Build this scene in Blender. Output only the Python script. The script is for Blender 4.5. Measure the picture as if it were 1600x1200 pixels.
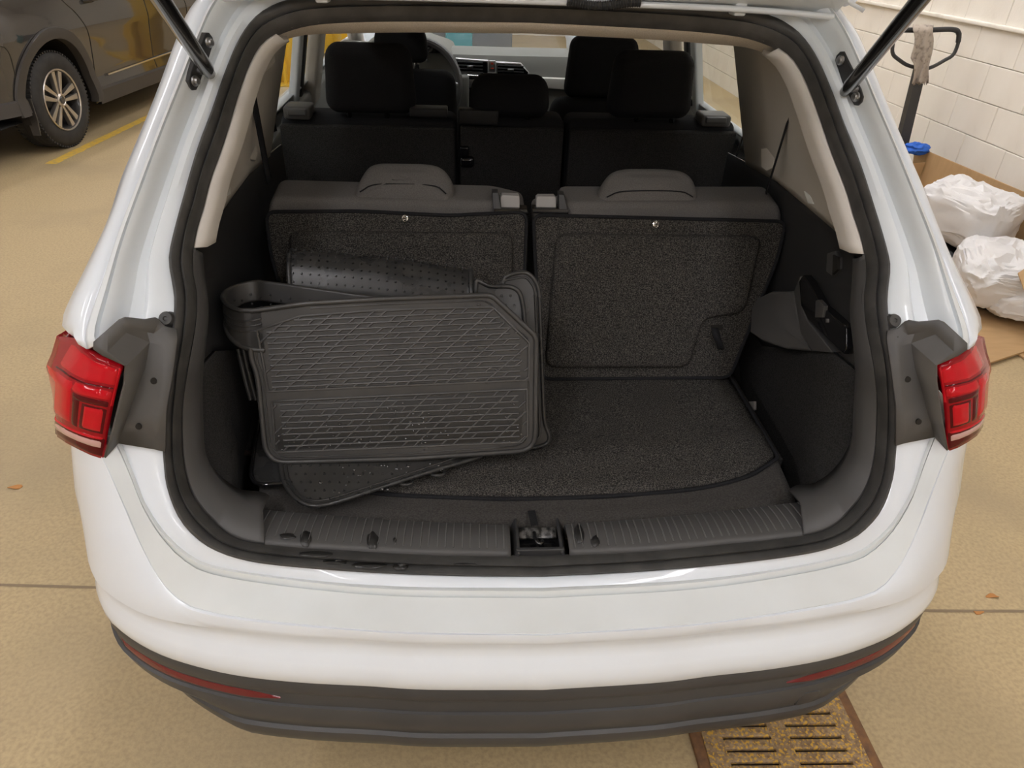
import bpy, bmesh, math, random
import numpy as np
from mathutils import Vector, Matrix, noise

random.seed(7)
scene = bpy.context.scene
COL = scene.collection
for o in list(bpy.data.objects):
    bpy.data.objects.remove(o)

# ------------------------------------------------------------------ camera
FPX = 1109.0
CAM = np.array([-0.13066, -0.765, 1.69])
_y, _p, _r = np.radians([4.3196, 32.698, 2.1929])
FWD = np.array([math.sin(_y) * math.cos(_p), math.cos(_y) * math.cos(_p), -math.sin(_p)])
_r0 = np.array([math.cos(_y), -math.sin(_y), 0.0])
_u0 = np.cross(_r0, FWD)
RGT = _r0 * math.cos(_r) + _u0 * math.sin(_r)
UPV = _u0 * math.cos(_r) - _r0 * math.sin(_r)
cd = bpy.data.cameras.new('camera')
cam = bpy.data.objects.new('camera', cd)
COL.objects.link(cam)
cd.sensor_width = 36.0
cd.lens = 36.0 * FPX / 1600.0
cd.clip_start = 0.02
cam.matrix_world = Matrix(((RGT[0], UPV[0], -FWD[0], CAM[0]), (RGT[1], UPV[1], -FWD[1], CAM[1]),
                           (RGT[2], UPV[2], -FWD[2], CAM[2]), (0, 0, 0, 1)))
scene.camera = cam
# ------------------------------------------------------------------ world, light level
w = bpy.data.worlds.new('world')
scene.world = w
w.use_nodes = True
w.node_tree.nodes['Background'].inputs[0].default_value = (1.0, 0.95, 0.88, 1)
w.node_tree.nodes['Background'].inputs[1].default_value = 0.25
scene.view_settings.view_transform = 'Standard'
scene.view_settings.look = 'None'
scene.view_settings.gamma = 1.0
scene.view_settings.use_curve_mapping = False
scene.view_settings.exposure = 0.0
LAMP_POWER = 28.0          # strength of the ceiling light diffusers
LAMP_COL = (1.0, 0.985, 1.02)
CEIL = 4.4
LAMP_SPOTS = [(-4.2, -4.5), (-4.2, -1.2), (-4.2, 2.2), (-4.2, 6.0), (-4.6, 10.0), (-2.6, -7.9), (1.9, -7.9), (-2.2, -4.9), (1.6, -4.9), (-1.7, -2.2), (1.4, -2.2),
              (-0.2, 2.6), (-0.4, 6.5), (0.3, 10.5), (2.3, 3.7), (0.9, 4.6), (2.4, 8.5)]  # several spots added out of view to brighten trunk, headliner and wall

# ------------------------------------------------------------------ tracing helpers (pixel ray -> point at a real depth)
def ray(u, v):
    return RGT * (u - 800) / FPX - UPV * (v - 600) / FPX + FWD
def UX(u, v, x):
    d = ray(u, v); return Vector(CAM + d * (x - CAM[0]) / d[0])
def UY(u, v, y):
    d = ray(u, v); return Vector(CAM + d * (y - CAM[1]) / d[1])
def UZ(u, v, z):
    d = ray(u, v); return Vector(CAM + d * (z - CAM[2]) / d[2])
def UPL(u, v, p0, n):
    d = Vector(ray(u, v)); c = Vector(CAM)
    return c + d * ((Vector(p0) - c).dot(n) / d.dot(n))
GZ = [.60, .70, .745, .80, .85, .95, 1.04, 1.12, 1.30, 1.43, 1.50, 1.56, 1.62, 1.70]
GY = [.10, .105, .112, .15, .19, .245, .27, .335, .52, .66, .735, .81, .90, 1.02]
def g(z):
    return float(np.interp(z, GZ, GY))
def US(u, v, off=0.0):
    d = ray(u, v)
    h = lambda t: (CAM + d * t)[1] - g((CAM + d * t)[2]) - off
    t = .3
    while h(t) < 0 and t < 5: t += .02
    lo, hi = t - .02, t
    for _ in range(30):
        m = (lo + hi) / 2
        if h(m) > 0: hi = m
        else: lo = m
    return Vector(CAM + d * hi)

def rs(pts, n, smooth=True):
    """resample a polyline / Catmull-Rom curve to n evenly spaced points"""
    P = [np.array(p, float) for p in pts]
    if smooth and len(P) > 2:
        Q = []
        E = [2 * P[0] - P[1]] + P + [2 * P[-1] - P[-2]]
        for i in range(1, len(E) - 2):
            a, b, c, d = E[i - 1], E[i], E[i + 1], E[i + 2]
            for k in range(8):
                t = k / 8
                Q.append(.5 * (2 * b + (c - a) * t + (2 * a - 5 * b + 4 * c - d) * t * t + (3 * b - a - 3 * c + d) * t ** 3))
        Q.append(P[-1]); P = Q
    A = np.array(P)
    s = np.concatenate([[0], np.cumsum(np.linalg.norm(np.diff(A, axis=0), axis=1))])
    t = np.linspace(0, s[-1], n)
    return [Vector([np.interp(x, s, A[:, k]) for k in range(A.shape[1])]) for x in t]
def mir(pts):
    return [Vector((-p[0], p[1], p[2])) for p in pts]
def pair(L, R, fn, n=40):
    """mean of a left and a mirrored right trace -> curve on the +X side"""
    a = rs(mir([fn(*p) for p in L]), n); b = rs([fn(*p) for p in R], n)
    return [(p + q) / 2 for p, q in zip(a, b)]
def full(half):
    """half curve on +X (ending or starting at X=0) -> left to right curve"""
    h = list(half)
    if abs(h[0].x) < abs(h[-1].x): h = h[::-1]      # outer ... centre
    h[-1] = Vector((0, h[-1].y, h[-1].z))
    return mir(h) + h[-2::-1]

# ------------------------------------------------------------------ materials
MATS = {}
def mat(name, col, rough=.5, metal=0., col2=None, nscale=20., ndetail=4., bump=0., bscale=None, coat=0., trans=0., ior=1.45,
        emis=None, estr=0., spec=.5, dist=.002, lo=.35, hi=.65, rvar=0., alpha=None):
    m = bpy.data.materials.new(name); m.use_nodes = True
    nt = m.node_tree; b = nt.nodes['Principled BSDF']
    b.inputs['Base Color'].default_value = (*col, 1)
    b.inputs['Roughness'].default_value = rough
    b.inputs['Metallic'].default_value = metal
    b.inputs['Coat Weight'].default_value = coat
    b.inputs['Coat Roughness'].default_value = .04
    b.inputs['Transmission Weight'].default_value = trans
    b.inputs['IOR'].default_value = ior
    b.inputs['Specular IOR Level'].default_value = spec
    if emis:
        b.inputs['Emission Color'].default_value = (*emis, 1); b.inputs['Emission Strength'].default_value = estr
    tc = nt.nodes.new('ShaderNodeTexCoord')
    if col2 or rvar:
        n = nt.nodes.new('ShaderNodeTexNoise'); n.inputs['Scale'].default_value = nscale; n.inputs['Detail'].default_value = ndetail
        nt.links.new(tc.outputs['Object'], n.inputs['Vector'])
        mr = nt.nodes.new('ShaderNodeMapRange'); mr.inputs[1].default_value = lo; mr.inputs[2].default_value = hi
        nt.links.new(n.outputs[0], mr.inputs[0])
    if col2:
        mx = nt.nodes.new('ShaderNodeMix'); mx.data_type = 'RGBA'
        mx.inputs[6].default_value = (*col, 1); mx.inputs[7].default_value = (*col2, 1)
        nt.links.new(mr.outputs[0], mx.inputs[0]); nt.links.new(mx.outputs[2], b.inputs['Base Color'])
    if rvar:
        ma = nt.nodes.new('ShaderNodeMath'); ma.operation = 'MULTIPLY_ADD'
        ma.inputs[1].default_value = rvar; ma.inputs[2].default_value = rough
        nt.links.new(mr.outputs[0], ma.inputs[0]); nt.links.new(ma.outputs[0], b.inputs['Roughness'])
    if bump:
        n2 = nt.nodes.new('ShaderNodeTexNoise'); n2.inputs['Scale'].default_value = bscale or nscale; n2.inputs['Detail'].default_value = 3
        nt.links.new(tc.outputs['Object'], n2.inputs['Vector'])
        bp = nt.nodes.new('ShaderNodeBump'); bp.inputs['Strength'].default_value = bump; bp.inputs['Distance'].default_value = dist
        nt.links.new(n2.outputs[0], bp.inputs['Height']); nt.links.new(bp.outputs[0], b.inputs['Normal'])
    MATS[name] = m
    return m
def glass(name, tint=(1, 1, 1), amount=.9):
    """thin window glass: mostly clear with a surface reflection"""
    m = bpy.data.materials.new(name); m.use_nodes = True
    nt = m.node_tree; nt.nodes.clear()
    out = nt.nodes.new('ShaderNodeOutputMaterial'); mx = nt.nodes.new('ShaderNodeMixShader')
    t = nt.nodes.new('ShaderNodeBsdfTransparent'); t.inputs[0].default_value = (*tint, 1)
    gl = nt.nodes.new('ShaderNodeBsdfGlossy'); gl.inputs['Roughness'].default_value = .02
    mx.inputs[0].default_value = .06
    nt.links.new(t.outputs[0], mx.inputs[1]); nt.links.new(gl.outputs[0], mx.inputs[2])
    nt.links.new(mx.outputs[0], out.inputs[0])
    MATS[name] = m
    return m
M = MATS
mat('white_paint', (.73, .78, .84), .34, coat=.7, col2=(.69, .73, .78), nscale=3, lo=.4, hi=.75)
mat('silver_paint', (.73, .775, .81), .32, coat=.45, col2=(.68, .72, .745), nscale=4)
mat('grey_plastic', (.072, .069, .067), .42, col2=(.090, .086, .082), nscale=9, bump=.12, bscale=900, dist=.0006)
mat('bumper_plastic', (.042, .042, .044), .40, col2=(.054, .053, .053), nscale=5, bump=.1, bscale=900, dist=.0006)
mat('rubber', (.040, .039, .038), .5, col2=(.062, .060, .057), nscale=30, bump=.15, bscale=300, dist=.001)
mat('black_plastic', (.030, .030, .031), .45, bump=.12, bscale=700, dist=.0006)
mat('gloss_black', (.008, .008, .009), .12, coat=.5)
mat('trim_plastic', (.066, .064, .063), .48, bump=.12, bscale=800, dist=.0006)
mat('beige_trim', (.60, .565, .52), .6, bump=.08, bscale=600, dist=.0006)
mat('headliner_cloth', (.80, .74, .67), .95, col2=(.69, .63, .56), nscale=420, ndetail=2, bump=.3, bscale=420)
mat('carpet', (.020, .019, .018), .98, col2=(.14, .13, .118), nscale=430, ndetail=3, bump=.7, bscale=430, dist=.003, lo=.42, hi=.75, spec=.1)
mat('dark_carpet', (.020, .0195, .019), .98, col2=(.042, .040, .039), nscale=350, ndetail=2, bump=.5, bscale=350, spec=.1)
mat('apron_cloth', (.040, .037, .035), .95, col2=(.066, .062, .058), nscale=300, ndetail=2, bump=.3, bscale=300, spec=.15)
mat('seat_cloth', (.105, .098, .094), .92, col2=(.14, .132, .127), nscale=500, ndetail=2, bump=.3, bscale=500, spec=.2)
mat('black_cloth', (.014, .014, .0155), .95, col2=(.021, .021, .023), nscale=500, ndetail=2, bump=.3, bscale=500, spec=.15)
mat('mat_rubber', (.034, .033, .032), .40, col2=(.048, .046, .044), nscale=12, rvar=-.1, bump=.1, bscale=500, dist=.0006)
mat('wet_rubber', (.024, .024, .024), .24, col2=(.034, .033, .032), nscale=20, rvar=.12, bump=.1, bscale=400, dist=.0006)
mat('wet_tread', (.020, .0195, .019), .32)
mat('under_rubber', (.042, .041, .039), .30, col2=(.055, .053, .050), nscale=9, bump=.1, bscale=400, dist=.0006)
mat('lit_rib_plastic', (.12, .118, .115), .35)  # lighter than the sill trim to paint in the ribs' highlights
mat('dusty_paint', (.70, .73, .735), .55, col2=(.64, .66, .65), nscale=5, lo=.4, hi=.75)
mat('matte_black', (.013, .013, .014), .55)
mat('lit_mat_ridge', (.060, .058, .056), .42)  # same rubber made lighter, painting the light the ridges catch
mat('chrome', (.72, .72, .72), .15, 1.0)
mat('satin_metal', (.45, .45, .46), .35, 1.0)
mat('strut_black', (.010, .010, .011), .22, coat=.4)
mat('red_lens', (.28, .003, .008), .12, coat=.1, spec=.2)
mat('red_lamp', (.50, .006, .013), .10, coat=.12, spec=.22)
mat('dark_lens', (.080, .002, .004), .12, coat=.1, spec=.2)
mat('clear_lens', (.52, .30, .28), .18, coat=1.0)
mat('reflector_red', (.13, .004, .010), .22, coat=.3)
mat('dash', (.19, .19, .178), .6, bump=.15, bscale=500, dist=.0006)
mat('dash_pale', (.72, .72, .69), .4)
mat('grey_seal_plastic', (.14, .133, .127), .5)
mat('grey_tab', (.30, .29, .28), .5)
mat('orange_print', (.75, .10, .05), .5)
glass('window_glass', (.93, .95, .94)); glass('privacy_glass', (.80, .82, .80))
# ------------------------------------------------------------------ mesh helpers
def obj(name, verts, faces, m, parent=None, smooth=True, ang=35, thick=0., off=-1.):
    me = bpy.data.meshes.new(name)
    me.from_pydata([tuple(v) for v in verts], [], [tuple(f) for f in faces])
    me.validate(); me.update()
    return link(name, me, m, parent, smooth, ang, thick, off)
def link(name, me, m, parent=None, smooth=True, ang=35, thick=0., off=-1.):
    if smooth:
        me.shade_smooth(); me.set_sharp_from_angle(angle=math.radians(ang))
    o = bpy.data.objects.new(name, me); COL.objects.link(o)
    me.materials.append(M[m] if isinstance(m, str) else m)
    if parent: attach(o, parent)
    if thick:
        s = o.modifiers.new('thickness', 'SOLIDIFY'); s.thickness = thick; s.offset = off
    return o
def world_of(o):
    mw = o.matrix_basis.copy()
    if o.parent: mw = world_of(o.parent) @ o.matrix_parent_inverse @ mw
    return mw
def attach(o, parent):
    o.parent = parent; o.matrix_parent_inverse = world_of(parent).inverted()
def thing(name, label, cat, loc=(0, 0, 0), group=None):
    o = bpy.data.objects.new(name, None); COL.objects.link(o); o.location = loc; o.empty_display_size = .2
    return tag(o, label, cat, group)
def tag(o, label, cat, group=None):
    o['label'] = label; o['category'] = cat
    if group: o['group'] = group
    return o
def struct(o):
    o['kind'] = 'structure'; return o
def grid_faces(nr, nc, base=0, flip=False, wrap=False):
    F = []
    for r in range(nr - 1):
        for c in range(nc if wrap else nc - 1):
            c2 = (c + 1) % nc
            a, b, d, e = base + r * nc + c, base + r * nc + c2, base + (r + 1) * nc + c2, base + (r + 1) * nc + c
            F.append((a, e, d, b) if flip else (a, b, d, e))
    return F
def loft(name, curves, m, parent=None, n=60, flip=False, wrap=False, ang=35, thick=0., off=-1., smooth=True, pre=False):
    C = [list(c) if pre else rs(c, n, smooth) for c in curves]
    V = [p for c in C for p in c]
    return obj(name, V, grid_faces(len(C), len(C[0]), 0, flip, wrap), m, parent, True, ang, thick, off)
def bm_obj(name, bm, m, parent=None, smooth=True, ang=35):
    bmesh.ops.recalc_face_normals(bm, faces=bm.faces)
    me = bpy.data.meshes.new(name); bm.to_mesh(me); bm.free()
    return link(name, me, m, parent, smooth, ang)
def bm_box(bm, c, s, r=0., seg=3, mtx=None, fn=None):
    q = bmesh.new()
    bmesh.ops.create_cube(q, size=1.0)
    for v in q.verts: v.co = Vector((v.co.x * s[0], v.co.y * s[1], v.co.z * s[2]))
    if r > 0: bmesh.ops.bevel(q, geom=list(q.edges), offset=min(r, min(s) * .49), segments=seg, affect='EDGES', profile=.5)
    for v in q.verts:
        p = v.co
        if fn: p = fn(p)
        if mtx: p = mtx @ p
        v.co = p + Vector(c)
    tmp = bpy.data.meshes.new('t'); q.to_mesh(tmp); q.free(); bm.from_mesh(tmp); bpy.data.meshes.remove(tmp)
def box(name, c, s, m, parent=None, r=.005, seg=3, rot=(0, 0, 0), fn=None, ang=40):
    bm = bmesh.new()
    bm_box(bm, c, s, r, seg, Matrix.Rotation(rot[2], 3, 'Z') @ Matrix.Rotation(rot[1], 3, 'Y') @ Matrix.Rotation(rot[0], 3, 'X'), fn)
    return bm_obj(name, bm, m, parent, ang=ang)
def bm_tube(bm, pts, r, seg=10, closed=False, cap=True, flat=None):
    P = [Vector(p) for p in pts]; n = len(P); rings = []
    up = None
    for i, p in enumerate(P):
        t = (P[(i + 1) % n] - P[i - 1]) if closed else (P[min(i + 1, n - 1)] - P[max(i - 1, 0)])
        t.normalize()
        if up is None:
            up = Vector((0, 0, 1)) if abs(t.z) < .9 else Vector((0, 1, 0))
        a = t.cross(up)
        if a.length < 1e-6: a = t.orthogonal()
        a.normalize(); b = a.cross(t).normalized(); up = b
        rr = r[i] if isinstance(r, (list, tuple)) else r
        rings.append([bm.verts.new(p + a * rr * math.cos(2 * math.pi * k / seg) + b * (flat or rr) * math.sin(2 * math.pi * k / seg)) for k in range(seg)])
    for i in range(n if closed else n - 1):
        A, B = rings[i], rings[(i + 1) % n]
        for k in range(seg):
            bm.faces.new((A[k], A[(k + 1) % seg], B[(k + 1) % seg], B[k]))
    if cap and not closed:
        bm.faces.new(rings[0]); bm.faces.new(rings[-1][::-1])
def tube(name, pts, r, m, parent=None, seg=10, closed=False, flat=None):
    bm = bmesh.new(); bm_tube(bm, pts, r, seg, closed, True, flat)
    return bm_obj(name, bm, m, parent, ang=50)
def roundpoly(pts, r, seg=5):
    """3D polygon with rounded corners"""
    P = [Vector(p) for p in pts]; n = len(P); out = []
    for i in range(n):
        a, b, c = P[i - 1], P[i], P[(i + 1) % n]
        ri = r[i] if isinstance(r, (list, tuple)) else r
        d1, d2 = (a - b), (c - b)
        e1 = b + d1.normalized() * min(ri, d1.length * .48); e2 = b + d2.normalized() * min(ri, d2.length * .48)
        for k in range(seg + 1):
            t = k / seg
            out.append(e1 * (1 - t) ** 2 + b * 2 * t * (1 - t) + e2 * t * t)
    return out
def slab(name, outline, back, er, m, parent=None, puff=0., seg=4, cr=None, ang=40, both=False):
    """solid plate: outline polygon (front face), 'back' = vector to the rear face, er = rounded front edge"""
    P = roundpoly(outline, cr) if cr else [Vector(p) for p in outline]
    n = len(P); c = sum(P, Vector()) / n
    nb = Vector(back).normalized(); T = Vector(back).length
    N = []
    for i in range(n):
        t = (P[(i + 1) % n] - P[i - 1]); q = t.cross(nb)
        q.normalize()
        N.append(q)
    if sum((N[i].dot(P[i] - c) for i in range(n))) < 0: N = [-q for q in N]
    rings = []
    for k in range(seg + 1):
        a = math.pi / 2 * k / seg
        ins, dep = er * (1 - math.sin(a)), er * (1 - math.cos(a))
        rings.append((ins, dep))
    prof = rings + [(0, T - (er if both else 0))]
    if both: prof = rings + [(i, T - d) for i, d in rings[::-1]]
    V = []
    for ins, dep in prof: V += [P[i] - N[i] * ins + nb * dep for i in range(n)]
    F = grid_faces(len(prof), n, 0, False, True)
    base = len(V)
    front = [P[i] - N[i] * er for i in range(n)]
    if puff:
        prev = list(range(n))
        for s in (.75, .5, .25):
            ids = []
            for i in range(n):
                V.append(c + (front[i] - c) * s - nb * puff * (1 - s * s)); ids.append(len(V) - 1)
            for i in range(n): F.append((prev[i], prev[(i + 1) % n], ids[(i + 1) % n], ids[i]))
            prev = ids
        F.append(tuple(prev))
    else:
        F.append(tuple(range(n)))
    F.append(tuple((len(prof) - 1) * n + i for i in range(n - 1, -1, -1)))
    bm = bmesh.new()
    vs = [bm.verts.new(v) for v in V]
    for f in F:
        try: bm.faces.new([vs[i] for i in f])
        except ValueError: pass
    return bm_obj(name, bm, m, parent, ang=ang)
# ================================================================== the garage
def stretch_mat(name, c1, c2, scale, rough=.6, mapscale=(1, 1, 1), c3=None, s3=3., lo=.35, hi=.7, bump=.2, bscale=150, dist=.002, lo3=.5, hi3=.75):
    m = mat(name, c1, rough)
    nt = m.node_tree; b = nt.nodes['Principled BSDF']
    tc = nt.nodes.new('ShaderNodeTexCoord'); mp = nt.nodes.new('ShaderNodeMapping'); mp.inputs['Scale'].default_value = mapscale
    nt.links.new(tc.outputs['Object'], mp.inputs[0])
    def layer(prev, c, sc, lo_, hi_, det=6):
        n = nt.nodes.new('ShaderNodeTexNoise'); n.inputs['Scale'].default_value = sc; n.inputs['Detail'].default_value = det
        nt.links.new(mp.outputs[0], n.inputs['Vector'])
        mr = nt.nodes.new('ShaderNodeMapRange'); mr.inputs[1].default_value = lo_; mr.inputs[2].default_value = hi_
        nt.links.new(n.outputs[0], mr.inputs[0])
        mx = nt.nodes.new('ShaderNodeMix'); mx.data_type = 'RGBA'
        if prev is None: mx.inputs[6].default_value = (*c1, 1)
        else: nt.links.new(prev, mx.inputs[6])
        mx.inputs[7].default_value = (*c, 1); nt.links.new(mr.outputs[0], mx.inputs[0])
        return mx.outputs[2]
    out = layer(None, c2, scale, lo, hi)
    if c3: out = layer(out, c3, s3, lo3, hi3)
    nt.links.new(out, b.inputs['Base Color'])
    n2 = nt.nodes.new('ShaderNodeTexNoise'); n2.inputs['Scale'].default_value = bscale; n2.inputs['Detail'].default_value = 4
    nt.links.new(tc.outputs['Object'], n2.inputs['Vector'])
    bp = nt.nodes.new('ShaderNodeBump'); bp.inputs['Strength'].default_value = bump; bp.inputs['Distance'].default_value = dist
    nt.links.new(n2.outputs[0], bp.inputs['Height']); nt.links.new(bp.outputs[0], b.inputs['Normal'])
    return m
stretch_mat('concrete', (.47, .36, .20), (.37, .28, .157), 90, .62, c3=(.31, .24, .145), s3=1.3, lo=.4, hi=.7, bump=.35, bscale=160, lo3=.48, hi3=.85)
stretch_mat('wall_paint', (.84, .79, .70), (.79, .735, .64), 4, .6, mapscale=(1, 1, .35), c3=(.42, .38, .33), s3=3.2, bump=.25, bscale=60, dist=.004, lo3=.62, hi3=.95)
stretch_mat('plain_wall', (.70, .66, .58), (.66, .62, .55), 2, .7)
mat('mortar', (.60, .55, .48), .9)
mat('ceiling_paint', (.62, .60, .56), .8)
mat('yellow_line', (.72, .47, .06), .6, col2=(.50, .36, .15), nscale=25, lo=.45, hi=.7)
stretch_mat('rusty_iron', (.20, .125, .068), (.36, .25, .14), 90, .75, c3=(.62, .36, .05), s3=120, bump=.6, bscale=120, dist=.004, lo=.35, hi=.65, lo3=.53, hi3=.60)
stretch_mat('rust_frame', (.24, .12, .05), (.13, .07, .04), 40, .8, bump=.5, bscale=100, dist=.003)
mat('drain_dark', (.012, .010, .008), .9)
mat('lamp_emit', (1, 1, 1), .5, emis=LAMP_COL, estr=LAMP_POWER)
mat('lamp_housing', (.7, .7, .7), .5)
mat('yellow_enamel', (.72, .44, .02), .35, coat=.3)
mat('teal_plastic', (.02, .20, .24), .5)
mat('grey_cart', (.10, .105, .11), .6)
mat('leaf', (.45, .20, .06), .8)

floor = struct(box('floor', (-1.85, 2.5, -.1), (10.9, 23.4, .2), 'concrete', r=0))
WX = 3.25
wall_r = struct(box('wall_right', (WX + .12, 2.5, CEIL / 2), (.2, 23, CEIL), 'mortar', r=0))
struct(box('wall_left', (-7.1, 2.5, CEIL / 2), (.2, 23, CEIL), 'plain_wall', r=0))
struct(box('wall_front', (-1.9, 14.1, CEIL / 2), (10.3, .2, CEIL), 'plain_wall', r=0))
struct(box('wall_back', (-1.9, -9.1, CEIL / 2), (10.3, .2, CEIL), 'plain_wall', r=0))
struct(box('ceiling', (-1.85, 2.5, CEIL + .1), (10.9, 23.4, .2), 'ceiling_paint', r=0))
# concrete blocks: the rows the photo shows as single blocks, the rest joined
BH, BL, J = .217, .433, .0034
def block_mesh(l):
    bm = bmesh.new(); bm_box(bm, (0, 0, 0), (.05, l - J, BH - J), .0035, 1)
    bmesh.ops.recalc_face_normals(bm, faces=bm.faces)
    me = bpy.data.meshes.new('block'); bm.to_mesh(me); bm.free(); me.materials.append(M['wall_paint']); return me
bme = block_mesh(BL)
rest = bmesh.new()
nrow = int((CEIL) / BH)
for k in range(-1, nrow):
    z0 = .18 + BH * k
    if z0 + BH > CEIL: break
    for j in range(-21, 32):
        y = .13 + BL * j + (BL / 2 if k % 2 else 0)
        c = (WX + .025 + random.uniform(-.0012, .0012), y, z0 + BH / 2)
        if 0 <= k < 7 and 1.5 < y < 13.9:
            o = bpy.data.objects.new('block', bme); COL.objects.link(o); o.location = c; attach(o, wall_r)
        else:
            zc, h = c[2], BH - J
            if k == -1: zc, h = .09, .176
            bm_box(rest, (c[0], y, zc), (.05, BL - J, h), 0)
rb = bm_obj('block_rows', rest, 'wall_paint', wall_r, smooth=False); rb['kind'] = 'stuff'
tr = struct(box('trim_1', (WX - .012, 2.5, 1.262), (.03, 23, .028), 'wall_paint', r=.008))
# ceiling lights, including the unseen ones added for brightness
for i, (x, y) in enumerate(LAMP_SPOTS):
    t = thing('ceiling_light', 'long white strip light fixed to the garage ceiling, out of view', 'ceiling light', (x, y, CEIL), 'garage ceiling strip lights')
    box('housing', (x, y, CEIL - .03), (.34, 1.9, .06), 'lamp_housing', t, r=.01)
    box('diffuser', (x, y, CEIL - .075), (.26, 1.84, .03), 'lamp_emit', t, r=.008)
# floor joint, yellow bay line
jp = [(-7, 1.10), (-1.516, .764), (-1.243, .747), (1.293, .589), (1.551, .582), (3.2, .48)]
loft('floor_joint', [[Vector((x, y - .005, .0012)) for x, y in jp], [Vector((x, y, .0018)) for x, y in jp], [Vector((x, y + .005, .0012)) for x, y in jp]],
     'drain_dark', floor, 80, flip=True, smooth=False)
mat('joint_dust', (.24, .18, .115), .9)
bpy.data.objects['floor_joint'].data.materials[0] = M['joint_dust']
ya, yb = Vector((-3.42, 5.10, 0)), Vector((-3.03, 9.6, 0))
n_ = 60; L1, L2 = [], []
for i in range(n_):
    p = ya.lerp(yb, i / (n_ - 1)); wv = .045 + .008 * noise.noise((i * .7, 0, 0))
    L1.append(p + Vector((-wv, .005 * noise.noise((i, 3, 0)), .0015))); L2.append(p + Vector((wv + .01 * noise.noise((i * .9, 7, 0)), 0, .0015)))
loft('yellow_bay_line', [L1, L2], 'yellow_line', floor, n_, pre=True)
# floor drain
drain = tag(bpy.data.objects.new('drain_grate', None), 'rusty slotted drain grate with worn yellow paint below the rear bumper', 'drain grate')
COL.objects.link(drain); drain.location = (.645, .2, 0)
box('pit_shade', (.648, .15, .001), (.40, 1.0, .004), 'drain_dark', drain, r=0)  # thin dark plate on the floor, painted for the shade under the bars
for x in (.438, .858):
    box('frame_rail', (x, .15, .006), (.028, 1.04, .014), 'rust_frame', drain, r=.002)
for x, wd in ((.476, .05), (.646, .048), (.822, .044)):
    box('side_rail', (x, .15, .011), (wd, 1.0, .014), 'rusty_iron', drain, r=.002)
me = None
for k in range(-11, 15):
    y = .2215 + .0325 * k
    if me is None:
        o = box('bar', (0, 0, 0), (.35, .0245, .014), 'rusty_iron', None, r=.003); me = o.data
    else:
        o = bpy.data.objects.new('bar', me); COL.objects.link(o)
    o.location = (.649, y, .0108); o.rotation_euler = (0, 0, -.03); attach(o, drain)
# crumbs on the floor
def leaf(p, ang, s, label):
    P = []
    for k in range(14):
        a = 2 * math.pi * k / 14; r = s * (1 + .18 * math.sin(3 * a + ang))
        P.append(Vector(p) + Vector((math.cos(a + ang) * r * 1.5, math.sin(a + ang) * r * .6, .004 + .003 * math.sin(2 * a))))
    tag(slab('dry_leaf', P, (0, 0, -.002), .0005, 'leaf'), label, 'leaf', None)
leaf(UZ(24, 762, 0), .4, .016, 'small brown dry leaf on concrete left of the bumper')
leaf(UZ(1550, 932, 0), 1.2, .013, 'small orange dry leaf on concrete right of the bumper')
leaf(UZ(1528, 958, 0), 2.4, .010, 'tiny dry leaf lying on the floor joint')

# ---------------------------------------------------------------- far things seen through the glass
def cabinet(name, c, s, m, label, cat, parts):
    t = thing(name, label, cat, (c[0], c[1], 0))
    box('body', (c[0], c[1], s[2] / 2 + .05), (s[0], s[1], s[2] - .1 + .1), m, t, r=.02)
    for k in range(parts):
        x = c[0] - s[0] / 2 + s[0] * (k + .5) / parts
        box('door', (x, c[1] - s[1] / 2 - .006, s[2] * .55), (s[0] / parts - .03, .02, s[2] * .8), m, t, r=.006)
        box('handle', (x + .05, c[1] - s[1] / 2 - .025, s[2] * .6), (.02, .03, .12), 'chrome', t, r=.006)
    for dx in (-1, 1):
        box('foot', (c[0] + dx * s[0] * .42, c[1], .026), (.06, s[1] * .9, .052), 'black_plastic', t, r=.004)
    return t
t = thing('lift_column', 'yellow steel lift column standing between the two vehicles', 'lift column', (-2.30, 8.75, 0))
box('base_plate', (-2.30, 8.75, .015), (.55, .6, .03), 'yellow_enamel', t, r=.005)
box('column', (-2.30, 8.75, 1.5), (.30, .26, 2.95), 'yellow_enamel', t, r=.02)
box('gusset', (-2.30, 8.58, .22), (.03, .16, .38), 'yellow_enamel', t, r=.004)
cabinet('yellow_cabinet', (-2.05, 11.0), (.8, .5, 1.1), 'yellow_enamel', 'yellow two-door cabinet standing farther off along the bay', 'cabinet', 2)
t = thing('teal_bin', 'teal plastic bin seen through the windshield', 'bin', (-.21, 8.2, 0))
box('body', (-.21, 8.2, .42), (.30, .4, .84), 'teal_plastic', t, r=.02)
box('lid', (-.21, 8.2, .87), (.33, .43, .06), 'teal_plastic', t, r=.02)
t = thing('grey_cart', 'dark grey workshop cart behind the teal bin', 'cart', (-.15, 8.9, 0))
box('body', (-.1, 8.9, .45), (1.05, .5, .7), 'grey_cart', t, r=.02)
for dx in (-.45, .45):
    for dy in (-.18, .18): box('caster', (-.1 + dx, 8.9 + dy, .052), (.04, .1, .104), 'black_plastic', t, r=.015)

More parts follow.
